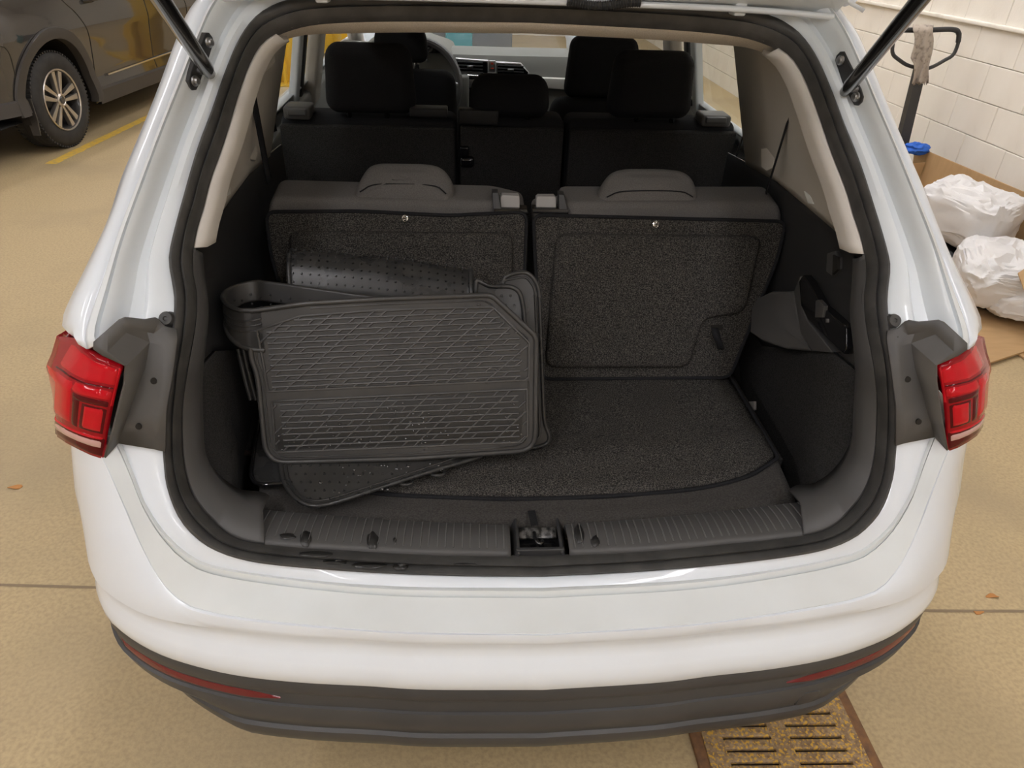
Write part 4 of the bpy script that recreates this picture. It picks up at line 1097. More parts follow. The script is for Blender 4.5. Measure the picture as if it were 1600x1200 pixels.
# ---- third row seats (carpeted backs)
n3 = Vector((0, -.37, .14)).normalized(); P3 = Vector((0, .745, .735))
def S3(u, v, k=0.): return UPL(u, v, P3 + n3 * k, n3)
up3 = Vector((0, .14, .37)).normalized()
def third_seat(side):
    if side > 0:
        shell = [(880, 319), (1218, 319), (1226, 345), (1140, 592), (846, 594), (834, 338), (880, 336)]
        carpet = [(833, 336), (1228, 346), (1214, 405), (1140, 590), (846, 592)]
        pad = [(870, 364), (1194, 368), (1167, 490), (1100, 499), (1079, 576), (852, 576)]
        head = [(944, 321), (1088, 322), (1096, 304), (1086, 274), (1070, 262), (1040, 258), (975, 258), (955, 264), (940, 284), (933, 306)]
        hook = (1024, 350)
    else:
        shell = [(424, 309), (770, 318), (822, 330), (818, 592), (478, 592), (415, 335)]
        carpet = [(415, 331), (560, 330), (700, 337), (823, 331), (820, 420), (818, 592), (480, 592), (424, 400)]
        pad = [(446, 360), (802, 363), (804, 575), (490, 575)]
        head = [(552, 310), (700, 318), (712, 299), (706, 274), (690, 255), (665, 250), (590, 249), (572, 256), (558, 280), (550, 300)]
        hook = (633, 341)
    bk = Vector((0, .10, .012))
    seat = slab('third_row_seat', [S3(*p) for p in shell], bk, .022, 'seat_cloth', car, cr=.02, seg=5)
    cp = slab('carpet_panel', [S3(*p, .024) for p in carpet], -n3 * .022, .006, 'carpet', seat, cr=.025)
    tube('panel_piping', [q + n3 * .001 for q in roundpoly([S3(*p, .022) for p in carpet], .025)], .0045, 'black_cloth', seat, 6, closed=True)
    slab('carpet_pad', [S3(*p, .043) for p in pad], -n3 * .021, .015, 'carpet', seat, cr=.032)
    hb = UY(head[0][0], head[0][1], .905); hn = Vector((0, -.72, .70)).normalized()
    hd = [UPL(u, v, hb, hn) for u, v in head]
    h = slab('headrest', hd, -hn * .075, .026, 'seat_cloth', seat, cr=.02, puff=.010, seg=6)
    lo, hi = hd[0], hd[1]
    y_ = [UPL(u, v, hb + hn * .006, hn) for u, v in ([(948, 308), (975, 299), (1060, 299), (1083, 308)] if side > 0 else [(562, 300), (590, 288), (675, 290), (697, 303)])]
    tube('headrest_seam', rs(y_, 20), .0015, 'black_cloth', seat, 6)
    for dx in (.3, .7):
        p = hd[0].lerp(hd[1], dx)
        tube('headrest_post', [p + Vector((0, .05, -.10)), p + Vector((0, .05, .02))], .006, 'gloss_black', seat, 8)
    c = S3(*hook, .026)
    bm = bmesh.new(); revolve(bm, c, n3, Vector((1, 0, 0)), [(.0075, 0), (.0075, .004), (.0045, .005), (.003, .003), (.0001, .003)], 16); bm_obj('anchor_ring', bm, 'chrome', seat)
    bm = bmesh.new(); revolve(bm, c + n3 * .008 - up3 * .004, n3, Vector((1, 0, 0)), [(.0055, -.001), (.006, .001), (.0045, .002), (.003, .001), (.003, -.001), (.0055, -.001)], 14); bm_obj('anchor_hook', bm, 'chrome', seat)
    if side > 0:
        slab('strap_slot_shade', [S3(*p, .0255) for p in ((1110, 508), (1130, 507), (1129, 516), (1113, 517))], -n3 * .004, .001, 'drain_dark', seat)  # black slab painted as the shade inside the slot
        a, b, c2 = S3(1117, 512, .027), S3(1121, 528, .046), S3(1127, 546, .030)
        w_ = Vector((.009, 0, 0)); ln = rs([a, b, c2], 12)
        loft('pull_loop', [[p - w_ for p in ln], [p + w_ for p in ln]], 'black_cloth', seat, pre=True, thick=.003)
        slab('hinge_bar', [S3(u, v, .012) for u, v in ((832, 326), (888, 327), (888, 335), (833, 334))], Vector((0, .03, 0)), .003, 'gloss_black', seat)
        slab('latch_post', [S3(u, v, .010) for u, v in ((873, 304), (882, 304), (888, 330), (873, 330))], Vector((0, .03, 0)), .003, 'black_plastic', seat)
        slab('release_tab', [S3(u, v, .0) for u, v in ((838, 310), (841, 307), (866, 307), (869, 310), (869, 328), (838, 328))], Vector((0, .02, 0)), .002, 'grey_tab', seat)
    else:
        slab('hinge_bar', [S3(u, v, .012) for u, v in ((772, 326), (824, 327), (826, 336), (772, 333))], Vector((0, .03, 0)), .003, 'gloss_black', seat)
        slab('latch_post', [S3(u, v, .010) for u, v in ((769, 301), (779, 301), (784, 328), (770, 328))], Vector((0, .03, 0)), .003, 'black_plastic', seat)
        slab('release_tab', [S3(u, v, .0) for u, v in ((782, 308), (785, 305), (810, 306), (812, 309), (812, 326), (782, 326))], Vector((0, .02, 0)), .002, 'grey_tab', seat)
third_seat(1); third_seat(-1)

# ---- second row, front row, dashboard
def pbox(name, u0, v0, u1, v1, y, dep, m, parent, r=.02, zb_=None, taper=0., seg=4, rot=0.):
    a, b = UY(u0, (v0 + v1) / 2, y), UY(u1, (v0 + v1) / 2, y); um = (u0 + u1) / 2
    z1, z0 = UY(um, v0, y).z, (zb_ if zb_ is not None else UY(um, v1, y).z)
    h = z1 - z0
    fn = (lambda p: Vector((p.x * (1 - taper * (p.z / h + .5)), p.y + rot * (p.z / h + .5), p.z)))
    return box(name, ((a.x + b.x) / 2, y + dep / 2, (z0 + z1) / 2), (abs(b.x - a.x), dep, h), m, parent, r=r, seg=seg, fn=fn)
for u0, u1, v0, hp, seam_ in ((441, 714, 184, (501, 70, 649, 181), 0), (716, 881, 186, (732, 120, 863, 187), 0), (884, 1146, 191, (954, 82, 1091, 189), 0)):
    st2 = pbox('second_row_seat', u0, v0, u1, 300, 1.64, .14, 'black_cloth', car, r=.03, zb_=.5, rot=0.02)
    pbox('seat_carpet', u0 + 3, v0 + 14, u1 - 3, 305, 1.632, .03, 'dark_carpet', st2, r=.008, zb_=.5)
    pbox('headrest', *hp, 1.63, .10, 'black_cloth', st2, r=.045, taper=.10, seg=6)
    for k in (.3, .7):
        ux = hp[0] + (hp[2] - hp[0]) * k; pbox('headrest_post', ux - 4, hp[3] - 8, ux + 4, hp[3] + 14, 1.67, .012, 'gloss_black', st2, r=.004)
pbox('fold_latch', 442, 167, 484, 188, 1.63, .09, 'trim_plastic', car, r=.010)
pbox('fold_latch', 1097, 181, 1143, 199, 1.63, .09, 'trim_plastic', car, r=.010)
for a in ((448, 171, 478, 181), (1104, 184, 1136, 193)): pbox('latch_lever', *a, 1.618, .03, 'trim_plastic', car, r=.004)
pbox('belt_bezel', 640, 170, 699, 184, 1.625, .06, 'matte_black', car, r=.004)
pbox('armrest_hinge', 716, 172, 779, 196, 1.622, .05, 'matte_black', car, r=.006)
pbox('belt_buckle', 718, 230, 733, 246, 1.615, .03, 'gloss_black', car, r=.005)
pbox('belt_reel', 718, 246, 741, 263, 1.615, .03, 'gloss_black', car, r=.012)
for u0, u1, v0, hp in ((548, 722, 112, (580, 44, 669, 100)), (850, 1020, 158, (885, 60, 1003, 156))):
    fs = pbox('front_seat', u0, v0, u1, 260, 2.35, .14, 'black_cloth', car, r=.06, zb_=.5, taper=.12, seg=5)
    pbox('headrest', *hp, 2.38, .11, 'black_cloth', fs, r=.04, taper=.12, seg=5)
    for k in (.25, .8):
        ux = hp[0] + (hp[2] - hp[0]) * k
        pbox('headrest_post', ux - 4, hp[3] - 6, ux + 4, hp[3] + 10, 2.42, .012, 'chrome', fs, r=.004)
prof = [(3.06, .60), (3.03, .92), (3.06, 1.02), (3.07, 1.10), (3.10, 1.145), (3.16, 1.158), (3.35, 1.15), (3.75, 1.095), (3.75, .7)]
dsh = loft('dashboard', [[Vector((x, y + .10 * (abs(x) / .75) ** 3, z)) for y, z in prof] for x in np.linspace(-.78, .78, 20)], 'dash', car, pre=True, ang=40, thick=.01)
lo_ = [UY(668, 66, 3.0), UY(700, 64, 3.0), UY(726, 78, 3.0), UY(733, 96, 3.0)]
hum = []
for y, k in ((2.98, 0), (3.05, .004), (3.2, 0.0), (3.5, -.03)):
    hum.append(rs([Vector((-.62, y, 1.14)), Vector((-.60, y, 1.205 + k)), Vector((-.44, y, 1.255 + k)), Vector((-.27, y, 1.215 + k)), Vector((-.20, y, 1.16)), Vector((-.185, y, 1.11))], 20))
loft('instrument_cowl', hum, 'dash', dsh, pre=True, thick=.012)
box('instrument_cluster', (-.42, 3.12, 1.12), (.34, .02, .14), 'gloss_black', dsh, r=.02)
bm = bmesh.new(); bm_tube(bm, [Vector((-.27 + .055 * math.cos(a), 3.08, 1.135 + .055 * math.sin(a))) for a in np.linspace(0, 2 * math.pi, 28)[:-1]], .004, 6, closed=True); bm_obj('gauge_ring', bm, 'chrome', dsh)
def vent(us, name):
    fr = slab(name, [UY(u, v, 3.005) for u, v in us], (0, .03, 0), .003, 'satin_metal', dsh)
    c = [sum(q[0] for q in us) / len(us), sum(q[1] for q in us) / len(us)]
    ins = [(c[0] + (u - c[0]) * .93, c[1] + (v - c[1]) * .80) for u, v in us]
    slab('vent_opening', [UY(u, v, 3.002) for u, v in ins], (0, .02, 0), .001, 'gloss_black', fr)
    v0, v1 = min(v for u, v in ins), max(v for u, v in ins); u0, u1 = min(u for u, v in ins), max(u for u, v in ins) - 6
    for k in range(4):
        v = v0 + (v1 - v0) * (k + .5) / 4; p, q = UY(u0 + 1, v, 2.998), UY(u1 - 1, v + 2, 2.998)
        tube('vent_slat', [p, q], .0035, 'black_plastic', fr, 6)
    p = UY((u0 + u1) / 2, (v0 + v1) / 2, 2.995); box('vent_knob', p, (.03, .008, .008), 'satin_metal', fr, r=.002)
vent([(712, 91), (763, 95), (763, 117), (715, 114)], 'air_vent'); vent([(775, 97), (814, 99), (827, 114), (825, 120), (775, 119)], 'air_vent')
hz = pbox('hazard_button', 764, 95, 774, 113, 3.0, .02, 'satin_metal', dsh, r=.002)
pbox('hazard_mark', 767, 98, 771, 101, 2.998, .004, 'orange_print', hz, r=.0005); pbox('hazard_mark', 767, 106, 771, 108, 2.998, .004, 'orange_print', hz, r=.0005)
tube('chrome_strip', [UY(712, 117, 3.0), UY(760, 120, 3.0), UY(826, 121, 3.0)], .007, 'chrome', dsh, 8)
slab('pale_insert', [UY(u, v, 3.03) for u, v in ((826, 121), (905, 124), (1010, 128), (1010, 146), (905, 142), (850, 138))], (0, .03, 0), .004, 'dash_pale', dsh)
slab('speaker_grille', [Vector((-.12, 3.34, 1.158)), Vector((.06, 3.34, 1.158)), Vector((.16, 3.2, 1.164)), Vector((-.06, 3.2, 1.164))], (0, 0, -.008), .002, 'black_plastic', dsh)
pbox('screen_bezel', 718, 121, 830, 175, 3.005, .03, 'gloss_black', dsh, r=.006)
pbox('console_side', 712, 118, 733, 172, 2.96, .05, 'dash', dsh, r=.015)
pbox('screen_button', 733, 124, 742, 137, 3.0, .01, 'satin_metal', dsh, r=.002)
swc = UY(652, 132, 2.78); sa = Vector((0, -.90, .42)).normalized(); e1 = Vector((1, 0, 0)); e2 = sa.cross(e1)
sw = bmesh.new(); bm_tube(sw, [swc + e1 * .195 * math.cos(a) + e2 * .195 * math.sin(a) for a in np.linspace(0, 2 * math.pi, 50)[:-1]], .016, 10, closed=True)
sw = bm_obj('steering_wheel', sw, 'trim_plastic', car)
box('wheel_hub', swc, (.16, .05, .12), 'black_plastic', sw, r=.03)
for a in (0, math.pi, math.pi * 1.5): tube('wheel_spoke', [swc, swc + (e1 * math.cos(a) + e2 * math.sin(a)) * .19], .016, 'satin_metal', sw, 8)
tube('steering_column', [swc, swc + Vector((0, .35, -.12))], .04, 'black_plastic', sw, 10)
tube('control_stalk', [swc + Vector((.02, .07, .0)), UY(683, 114, 2.83)], .008, 'black_plastic', sw, 8)
# glazing and pillars
loft('windshield', [[Vector((x, y, z)) for x in np.linspace(-.70, .70, 12)] for y, z in ((3.85, 1.06), (3.35, 1.34), (2.82, 1.60))], 'window_glass', car, pre=True, thick=.004)
for s_ in (1, -1):
    tube('front_pillar', [Vector((s_ * .76, 3.8, 1.10)), Vector((s_ * .72, 3.3, 1.36)), Vector((s_ * .66, 2.78, 1.60))], .045, 'beige_trim', car, 10)
    tube('roof_rail_trim', [Vector((s_ * .63, y, 1.575)) for y in (1.0, 1.8, 2.8)], .04, 'beige_trim', car, 10)
    slab('door_trim', [Vector((s_ * .775, 1.62, .5)), Vector((s_ * .775, 1.62, 1.06)), Vector((s_ * .775, 2.2, 1.095)), Vector((s_ * .775, 3.6, 1.09)), Vector((s_ * .775, 3.6, .5))], Vector((s_ * .05, 0, 0)), .02, 'dash', car)
    slab('side_glass', [Vector((s_ * .83, 1.45, 1.12)), Vector((s_ * .83, 3.7, 1.10)), Vector((s_ * .70, 2.85, 1.55)), Vector((s_ * .70, 1.5, 1.55))], Vector((s_ * .005, 0, 0)), .001, 'window_glass', car)
    # centre pillar (beige) and the painted door frames
    def bar(name, y0, y1, x0, x1, m, dep=.05):
        slab(name, [Vector((s_ * x0, y0, 1.04)), Vector((s_ * x0, y1, 1.04)), Vector((s_ * x1, y1 + .03, 1.56)), Vector((s_ * x1, y0 + .03, 1.56))], Vector((s_ * dep, 0, 0)), .012, m, car)
    bar('centre_pillar', 2.42, 2.56, .765, .665, 'beige_trim'); bar('door_frame', 2.28, 2.34, .80, .70, 'black_plastic', .03); bar('door_frame', 2.60, 2.66, .80, .70, 'black_plastic', .03)
    bar('door_frame', 2.13, 2.20, .79, .69, 'silver_paint', .03)
mat('door_paint', (.16, .18, .21), .4)

# wet patches on the sill and seal
def wet_patches():
    def tree_of(o):
        return BVHTree.FromPolygons([v.co.copy() for v in o.data.vertices], [tuple(p.vertices) for p in o.data.polygons])
    ts = tree_of(seal); tp = [tree_of(o) for o in bpy.data.objects if o.name.startswith('sill_plate')]
    rnd = random.Random(21)
    for (u, v, wu, wv, T, par) in ((494, 866, 26, 5, [ts], seal), (523, 878, 19, 3.5, [ts], seal), (576, 884, 27, 5, [ts], seal), (626, 885, 12, 5.5, [ts], seal), (726, 882, 18, 2, [ts], seal),
                                   (478, 842, 9, 12, tp, None), (450, 838, 12, 5, tp, None), (582, 845, 9, 14, tp, None), (617, 844, 3, 4, tp, None), (905, 835, 8, 14, tp, None), (930, 846, 7, 9, tp, None)):
        P_ = []
        for k in range(18):
            a = 2 * math.pi * k / 18; r = 1 + .4 * noise.noise((u + math.cos(a) * 2, v + math.sin(a) * 2, 3.))
            for t in T:
                q = hit(t, u + wu * r * math.cos(a), v + wv * r * math.sin(a), .0016)
                if q is not None: P_.append(q); break
        if len(P_) > 8:
            c = sum(P_, Vector()) / len(P_); F_ = [(i, (i + 1) % len(P_), len(P_)) for i in range(len(P_))]
            o = obj('wet_patch', P_ + [c], F_, 'wet_tread', par or bpy.data.objects['sill_plate'], thick=.0008)
wet_patches()
# ================================================================== rubber floor mats piled in the cargo area
B1, B2, T2 = UY(430, 722, .375), UY(830, 705, .375), UY(770, 462, .485)
ex = (B2 - B1).normalized(); n1 = ex.cross(T2 - B1).normalized()
if n1.y > 0: n1 = -n1                       # faces the camera
eb = n1.cross(ex).normalized()
if eb.z < 0: eb = -eb
def M1(u, v, k=0.): return UPL(u, v, B1 + n1 * k, n1)
def ab(p): return (p - B1).dot(ex), (p - B1).dot(eb)
XB, RB = ab(M1(384, 500))[0], .055          # where the tab starts to roll, roll radius
RISE = .035
def bend(a, b, k=0.):
    """flat mat coordinates -> folded shape; k lifts off the upper face"""
    if a >= XB: return B1 + ex * a + eb * b + n1 * k
    s = (XB - a); o = B1 + ex * XB + eb * b
    if s < math.pi * RB:
        t = s / RB; c = o - n1 * RB
        return c - ex * math.sin(t) * (RB + k) + n1 * math.cos(t) * (RB + k) + eb * RISE * (1 - math.cos(t)) / 2
    q = s - math.pi * RB
    return o - n1 * (2 * RB + k - .03 * min(1, q / .2)) + ex * q + eb * (RISE - .16 * q)
def tube_ab(bm, pts, r, k=0., seg=6, closed=True):
    bm_tube(bm, [bend(a, b, k) for a, b in pts], r, seg, closed)
def dens(pts, step=.012, closed=True):
    out = []; n = len(pts)
    for i in range(n if closed else n - 1):
        p, q = np.array(pts[i]), np.array(pts[(i + 1) % n]); m_ = max(1, int(np.linalg.norm(q - p) / step))
        out += [tuple(p + (q - p) * k / m_) for k in range(m_)]
    if not closed: out.append(tuple(pts[-1]))
    return out
front_px = [(392, 486), (480, 474), (600, 467), (768, 461), (838, 526), (836, 690), (822, 704), (640, 716), (432, 722), (415, 705), (403, 585), (392, 560)]
FA = [ab(M1(*p)) for p in front_px]
FAr = [(v[0], v[1]) for v in roundpoly([Vector((a, b, 0)) for a, b in FA], [.0, .0, .0, .012, .012, .02, .02, .0, .025, .02, .03, .02], 4)]
b_top = FA[0][1]; b_low = ab(M1(392, 548))[1]
mat1 = thing('floor_mat', 'black rubber car mat with brick-shaped tread, folded on top of the pile', 'floor mat', (-.25, .5, .76), 'rubber floor mats in the cargo area')
bm = bmesh.new()
def plate(bm, pts, thick):
    f = [bm.verts.new(bend(a, b)) for a, b in pts]; r = [bm.verts.new(bend(a, b, -thick)) for a, b in pts]; n = len(pts)
    bm.faces.new(f); bm.faces.new(r[::-1])
    for i in range(n): bm.faces.new((f[i], r[i], r[(i + 1) % n], f[(i + 1) % n]))
plate(bm, FAr, .006)
# rolled tab
aL = XB - math.pi * RB - .30
A_ = list(np.linspace(XB + .03, XB, 3)) + list(np.linspace(XB, XB - math.pi * RB, 26))[1:] + list(np.linspace(XB - math.pi * RB, aL, 14))[1:]
nb = 10; vf, vr = [], []
def lowrise(a):
    s = min(1, max(0, (XB + .03 - a)) / (math.pi * RB)); return .012 * (1 - min(1, max(0, XB - a) / .06)) * 0 + .055 * s * s * (3 - 2 * s)
for i, a in enumerate(A_):
    s = max(0, (XB - a)); wdn = min(1, s / .06)
    tt = b_top + .012 * wdn; ll = b_low + lowrise(a)
    end = max(0, (aL + .05 - a) / .05); tt -= .02 * end ** 2; ll += .02 * end ** 2
    vf.append([bm.verts.new(bend(a, ll + (tt - ll) * j / nb)) for j in range(nb + 1)]); vr.append([bm.verts.new(bend(a, ll + (tt - ll) * j / nb, -.005)) for j in range(nb + 1)])
for i in range(len(A_) - 1):
    for j in range(nb):
        bm.faces.new((vf[i][j], vf[i + 1][j], vf[i + 1][j + 1], vf[i][j + 1])); bm.faces.new((vr[i][j], vr[i][j + 1], vr[i + 1][j + 1], vr[i + 1][j]))
    for j in (0, nb): bm.faces.new((vf[i][j], vr[i][j], vr[i + 1][j], vf[i + 1][j]))
bm_obj('mat_sheet', bm, 'mat_rubber', mat1, ang=40)
# raised rim
bm = bmesh.new()
rim_front = [p for p in FAr]
body_loop = dens([FA[0]] + [(a, b) for a, b in FAr[6:]] , .02, False)
tabtop = [(a, b_top + .012 * min(1, max(0, (XB - a)) / .06)) for a in A_[3:]]
tablow = [(a, b_low + lowrise(a)) for a in A_]
path = dens(FAr[10:], .02, False) + [(a, b) for a, b in tablow[1:]] + [(a, b) for a, b in tabtop[::-1]] + [(XB + .02, b_top)] + dens(FAr[5:11], .02, False)
path = [FA[0]]
full_rim = dens([(a, b) for a, b in FAr[4:]], .015, False)
tube_ab(bm, full_rim, .0055, .001, 8, False)
tube_ab(bm, [(XB + .03, b_top)] + tabtop, .005, .0, 8, False)
tube_ab(bm, tablow, .005, .0, 8, False)
cen = np.mean(np.array(FA), axis=0)
ins = [(cen[0] + (a - cen[0]) * .955, cen[1] + (b - cen[1]) * .935) for a, b in FAr[5:]]
tube_ab(bm, dens(ins, .015, False), .0016, .001, 6, False)
for d in (.012, .022, .032): tube_ab(bm, [(a, b_low + d + lowrise(a) + .03 * max(0, 1 - (XB + .03 - a) / .1)) for a in A_[:24]], .0018, .0006, 6, False)
bm_obj('raised_rim', bm, 'mat_rubber', mat1, ang=60)
# brick tread: ridges between the cells (upper field and lower field)
def inside(poly, x, y):
    c = False; n = len(poly)
    for i in range(n):
        (x1, y1), (x2, y2) = poly[i], poly[i - 1]
        if (y1 > y) != (y2 > y) and x < (x2 - x1) * (y - y1) / (y2 - y1) + x1: c = not c
    return c
def tread(px_poly, rows, h, r, seed, parent, name, skew, period):
    poly = [ab(M1(*p)) for p in px_poly]
    bs = [b for a, b in poly]; as_ = [a for a, b in poly]
    b0, b1, a0, a1 = min(bs), max(bs), min(as_), max(as_)
    tilt = (poly[1][1] - poly[0][1]) / (poly[1][0] - poly[0][0])
    bm = bmesh.new()
    def seg(p, q, rr=r):
        pts = [tuple(np.array(p) + (np.array(q) - np.array(p)) * t) for t in np.linspace(0, 1, 30)]
        run = []
        for t in pts + [None]:
            if t is not None and inside(poly, *t): run.append(t)
            else:
                if len(run) > 1: bm_tube(bm, [bend(a, b, h) for a, b in (run[0], run[len(run) // 2], run[-1])], rr, 5)
                run = []
    bm_tube(bm, [bend(a, b, h) for a, b in dens(poly, .03)], r * 1.2, 5, closed=True)
    dh = (b1 - b0) / rows; rnd = random.Random(seed)
    lo = b0 - abs(tilt) * (a1 - a0)
    for k in range(-2, rows + 6):
        bb = lo + dh * k
        seg((a0, bb), (a1, bb + tilt * (a1 - a0)))
        x = a0 - .2 + skew * k
        i = k % 2
        while x < a1 + .1:
            y0 = bb + tilt * (x - a0)
            seg((x, y0), (x + skew, y0 + dh))
            x += period[i % len(period)]; i += 1
    return bm_obj(name, bm, 'lit_mat_ridge', parent, ang=60)
tread([(420, 611), (826, 593), (826, 535), (770, 480), (600, 484), (470, 494), (402, 516), (410, 560)], 14, .0020, .0021, 3, mat1, 'upper_tread', .0135, (.055, .024))
tread([(432, 706), (815, 690), (824, 680), (823, 608), (425, 627), (430, 690)], 9, .0022, .0019, 4, mat1, 'lower_tread', .0135, (.055, .024))
slab('wet_channel', [M1(u, v, .0006) for u, v in ((434, 703), (814, 688), (820, 612), (428, 631))], -n1 * .001, .0002, 'wet_tread', mat1)
# nubs on the underside inside the roll
def nub(bm, p, nrm, r=.0028, h=.004):
    e1 = nrm.orthogonal().normalized(); e2 = nrm.cross(e1)
    A = [bm.verts.new(p + (e1 * math.cos(t) + e2 * math.sin(t)) * r) for t in np.linspace(0, 2 * math.pi, 7)[:-1]]
    B = [bm.verts.new(p + (e1 * math.cos(t) + e2 * math.sin(t)) * r * .6 + nrm * h) for t in np.linspace(0, 2 * math.pi, 7)[:-1]]
    for i in range(6): bm.faces.new((A[i], A[(i + 1) % 6], B[(i + 1) % 6], B[i]))
    bm.faces.new(B)
bm = bmesh.new()
for i in range(22):
    a = XB - .01 - i * .0205
    for j in range(4):
        b = b_low + .02 + j * .019 + (.008 if i % 2 else 0)
        if b > b_top - .008: continue
        p = bend(a, b, -.006); q = bend(a, b, 0); nub(bm, p, (p - q).normalized())
nb_ = bm_obj('underside_nubs', bm, 'wet_rubber', mat1); nb_['kind'] = 'stuff'
# water drops
def drops(name, spots, parent, n, seed, k=.0012, nrm=None, fn=M1):
    rnd = random.Random(seed); bm = bmesh.new()
    for _ in range(n):
        u0, v0, u1, v1 = spots[rnd.randrange(len(spots))]
        p = fn(rnd.uniform(u0, u1), rnd.uniform(v0, v1), k)
        r = rnd.uniform(.0013, .0032)
        mt = Matrix.Translation(p) @ Matrix.Diagonal((r * rnd.uniform(.8, 1.8), r, r * .8, 1))
        bmesh.ops.create_icosphere(bm, subdivisions=1, radius=1., matrix=mt)
    o = bm_obj(name, bm, 'water', parent, ang=90); o['kind'] = 'stuff'
mat('water', (.05, .05, .05), .03, coat=1., spec=1.)
drops('water_drops', [(435, 640, 815, 690), (435, 660, 700, 705), (600, 630, 820, 690)], mat1, 130, 5)
drops('water_drops', [(750, 490, 790, 530), (740, 470, 820, 600)], mat1, 22, 6)

# second mat: underside with nubs, curling over behind
def flat_mat(name, label, px, fn, back, m, rim_m, rim=.005, grp='rubber floor mats in the cargo area', cr=.02, puff=0.):
    P_ = [fn(u, v) for u, v in px]; c = sum(P_, Vector()) / len(P_)
    t = thing(name, label, 'floor mat', c, grp)
    slab('mat_sheet', P_, back, .001, m, t, cr=cr, puff=puff)
    tube('raised_rim', roundpoly(P_, cr), rim, rim_m, t, 8, closed=True)
    return t
K2 = -.15
m2 = thing('floor_mat', 'wet black rubber mat showing its nubbed underside, curled up behind the folded mat', 'floor mat', (-.3, .6, .76), 'rubber floor mats in the cargo area')
tl_, tr_ = M1(447, 392, K2), M1(735, 424, K2)
prof2 = []           # (along eb below crest, along n1)
cols = 44; rows_ = []
q_lo = -.30
for i in range(cols):
    t = i / (cols - 1); crest = tl_.lerp(tr_, t) + eb * (.006 * math.sin(t * 3.1))
    col = [crest + eb * (q_lo + .16 * k / 7) + n1 * (.012 - .02 * k / 7) for k in range(7)]
    R2 = .075
    for k in range(14):
        a = math.pi * .95 * k / 13
        col.append(crest - eb * R2 * 1.1 + n1 * (-R2 * .55 + R2 * .62 * math.cos(a)) + eb * R2 * 1.1 * math.sin(a) - n1 * .004)
    col += [col[-1] - eb * .05 * k for k in range(1, 4)]
    rows_.append(col)
sh2 = loft('mat_sheet', rows_, 'wet_rubber', m2, pre=True, flip=True, ang=60, thick=.006, off=-1)
for c in (rows_[0], rows_[-1]): tube('edge_rim', c, .005, 'wet_rubber', m2, 8)
bm = bmesh.new()
for i in range(1, 43, 2):
    for j in range(2, 22, 1):
        if j > 7 and j % 1 == 0 or j % 2 == (i // 2) % 2:
            p = rows_[i][j]; t1 = rows_[i][j + 1] - rows_[i][j - 1]; t2 = rows_[i + 1][j] - rows_[i - 1][j]
            nn = t2.cross(t1).normalized()
            if nn.dot(n1) < 0 and j < 12: nn = -nn
            if j >= 12 and nn.dot(eb) < 0 and j < 15: nn = -nn
            nub(bm, p, nn, .0027, .0042)
o = bm_obj('underside_nubs', bm, 'wet_rubber', m2); o['kind'] = 'stuff'
px2 = [(742, 480), (744, 437), (752, 441), (765, 448), (798, 447), (812, 455), (818, 480), (822, 560), (824, 690), (742, 690)]
slab('mat_flap', [M1(u, v, -.035) for u, v in px2], -n1 * .006, .001, 'wet_rubber', m2, cr=.012)
tube('raised_rim', roundpoly([M1(u, v, -.033) for u, v in px2], .012), .0045, 'wet_rubber', m2, 8, closed=True)
bm = bmesh.new()
for u in range(770, 812, 14):
    for v in range(462, 560, 15): nub(bm, M1(u + (v // 15 % 2) * 6, v, -.034), n1)
o = bm_obj('underside_nubs', bm, 'wet_rubber', m2); o['kind'] = 'stuff'
px3 = [(785, 480), (786, 437), (793, 430), (824, 423), (842, 446), (846, 560), (850, 660), (862, 690), (838, 700), (785, 700)]
m3 = flat_mat('floor_mat', 'glossy wet black mat standing behind, its edge showing right of the folded mat', px3, lambda u, v: M1(u, v, -.062), -n1 * .006, 'wet_rubber', 'wet_rubber', .0045)
tube('inner_rim', roundpoly([M1(u, v, -.060) for u, v in ((780, 440), (822, 431), (836, 450), (840, 560), (844, 685), (780, 690))], .012), .0025, 'wet_rubber', m3, 6, closed=True)
px4 = [(437, 715), (442, 750), (458, 776), (480, 790), (505, 790), (540, 780), (655, 742), (756, 712), (752, 690), (560, 660), (440, 668)]
def Z4(u, v): 
    p = UZ(u, v, .768); p.z += 0; return p
m4 = flat_mat('floor_mat', 'black rubber mat lying underside up on the cargo floor at the front of the pile', px4, Z4, (0, 0, -.006), 'under_rubber', 'wet_rubber', .005, cr=.02)
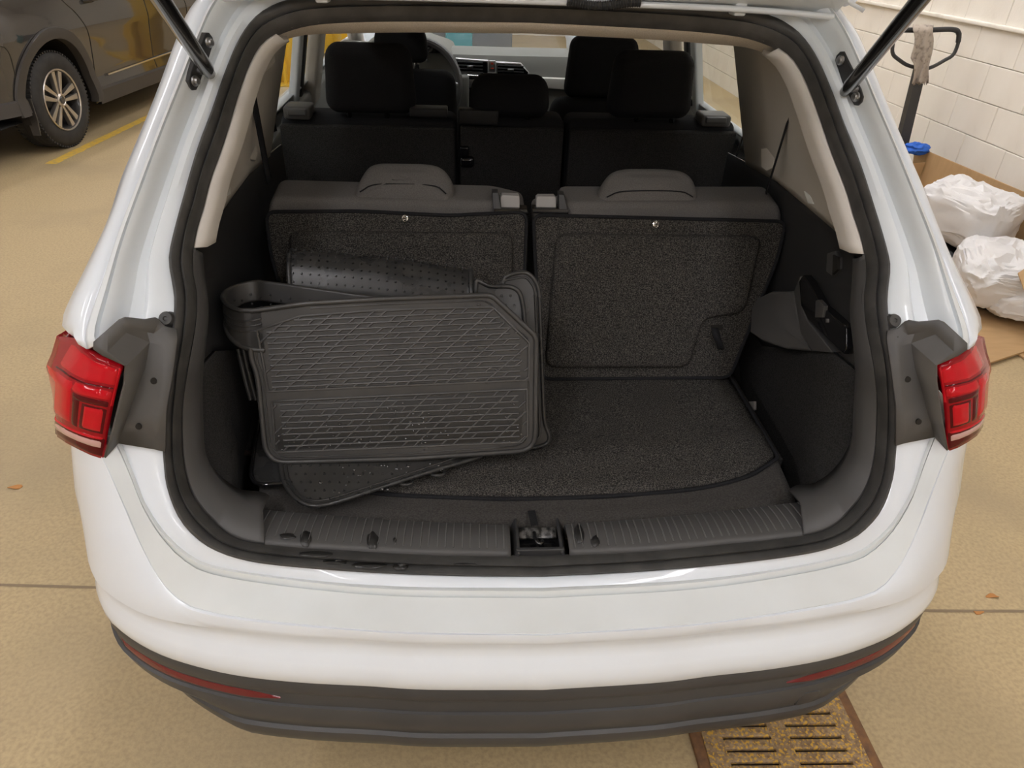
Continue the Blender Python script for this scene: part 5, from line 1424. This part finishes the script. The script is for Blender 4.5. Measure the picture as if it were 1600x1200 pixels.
tube('inner_rim', roundpoly([UZ(u, v, .770) for u, v in ((446, 715), (450, 748), (464, 770), (484, 782), (506, 782), (545, 770), (740, 706), (700, 690), (446, 690))], .02), .002, 'wet_rubber', m4, 6, closed=True)
bm = bmesh.new()
for u in range(455, 640, 15):
    for v in range(728, 782, 13):
        uu = u + (v // 13 % 2) * 7
        if v < 786 - max(0, uu - 500) * .38 and v < 770 + (uu - 455) * .5: nub(bm, UZ(uu, v, .7685), Vector((0, 0, 1)))
o = bm_obj('underside_nubs', bm, 'wet_rubber', m4); o['kind'] = 'stuff'
for u, v in ((690, 738), (640, 752)):
    c = UZ(u - 6, v, .762); tube('anchor_eyelet', [c + Vector((.014 * math.cos(a), .010 * math.sin(a), 0)) for a in np.linspace(0, 6.28, 20)[:-1]], .003, 'wet_rubber', m4, 6, closed=True)
drops('water_drops', [(500, 730, 620, 770), (560, 722, 720, 740)], m4, 40, 8, 0., None, lambda u, v, k: UZ(u, v, .769))
px5 = [(412, 590), (402, 680), (392, 742), (398, 754), (412, 758), (470, 752), (520, 640), (500, 580)]
m5 = flat_mat('floor_mat', 'dark wet mat lowest in the pile, its corner showing at the left', px5, lambda u, v: UZ(u, v, .757 + .07 * max(0, (700 - v) / 120)), (0, 0, -.006), 'wet_rubber', 'gloss_black', .0045, cr=.016)
mat('brown_edge', (.030, .018, .013), .6)
px6 = [(350, 640), (352, 628), (372, 600), (400, 600), (420, 640), (412, 706), (380, 708), (366, 700), (364, 690), (378, 664), (374, 652)]
m6 = flat_mat('floor_mat', 'dark brown edged mat fallen into the left side pocket of the cargo area', px6, lambda u, v: UZ(u, v, .66 + .0012 * (u - 350)), (0, 0, -.006), 'dark_carpet', 'brown_edge', .006, cr=.02)
for k, (a0_, dx) in enumerate(((0, 0), (.016, 8))):
    pts_ = [M1(372 + dx, 545, -.05), M1(380 + dx, 580, -.05), M1(392 + dx, 625, -.05)]
    tube('tucked_edge', rs(pts_, 12), .005, 'wet_rubber', m3, 8)
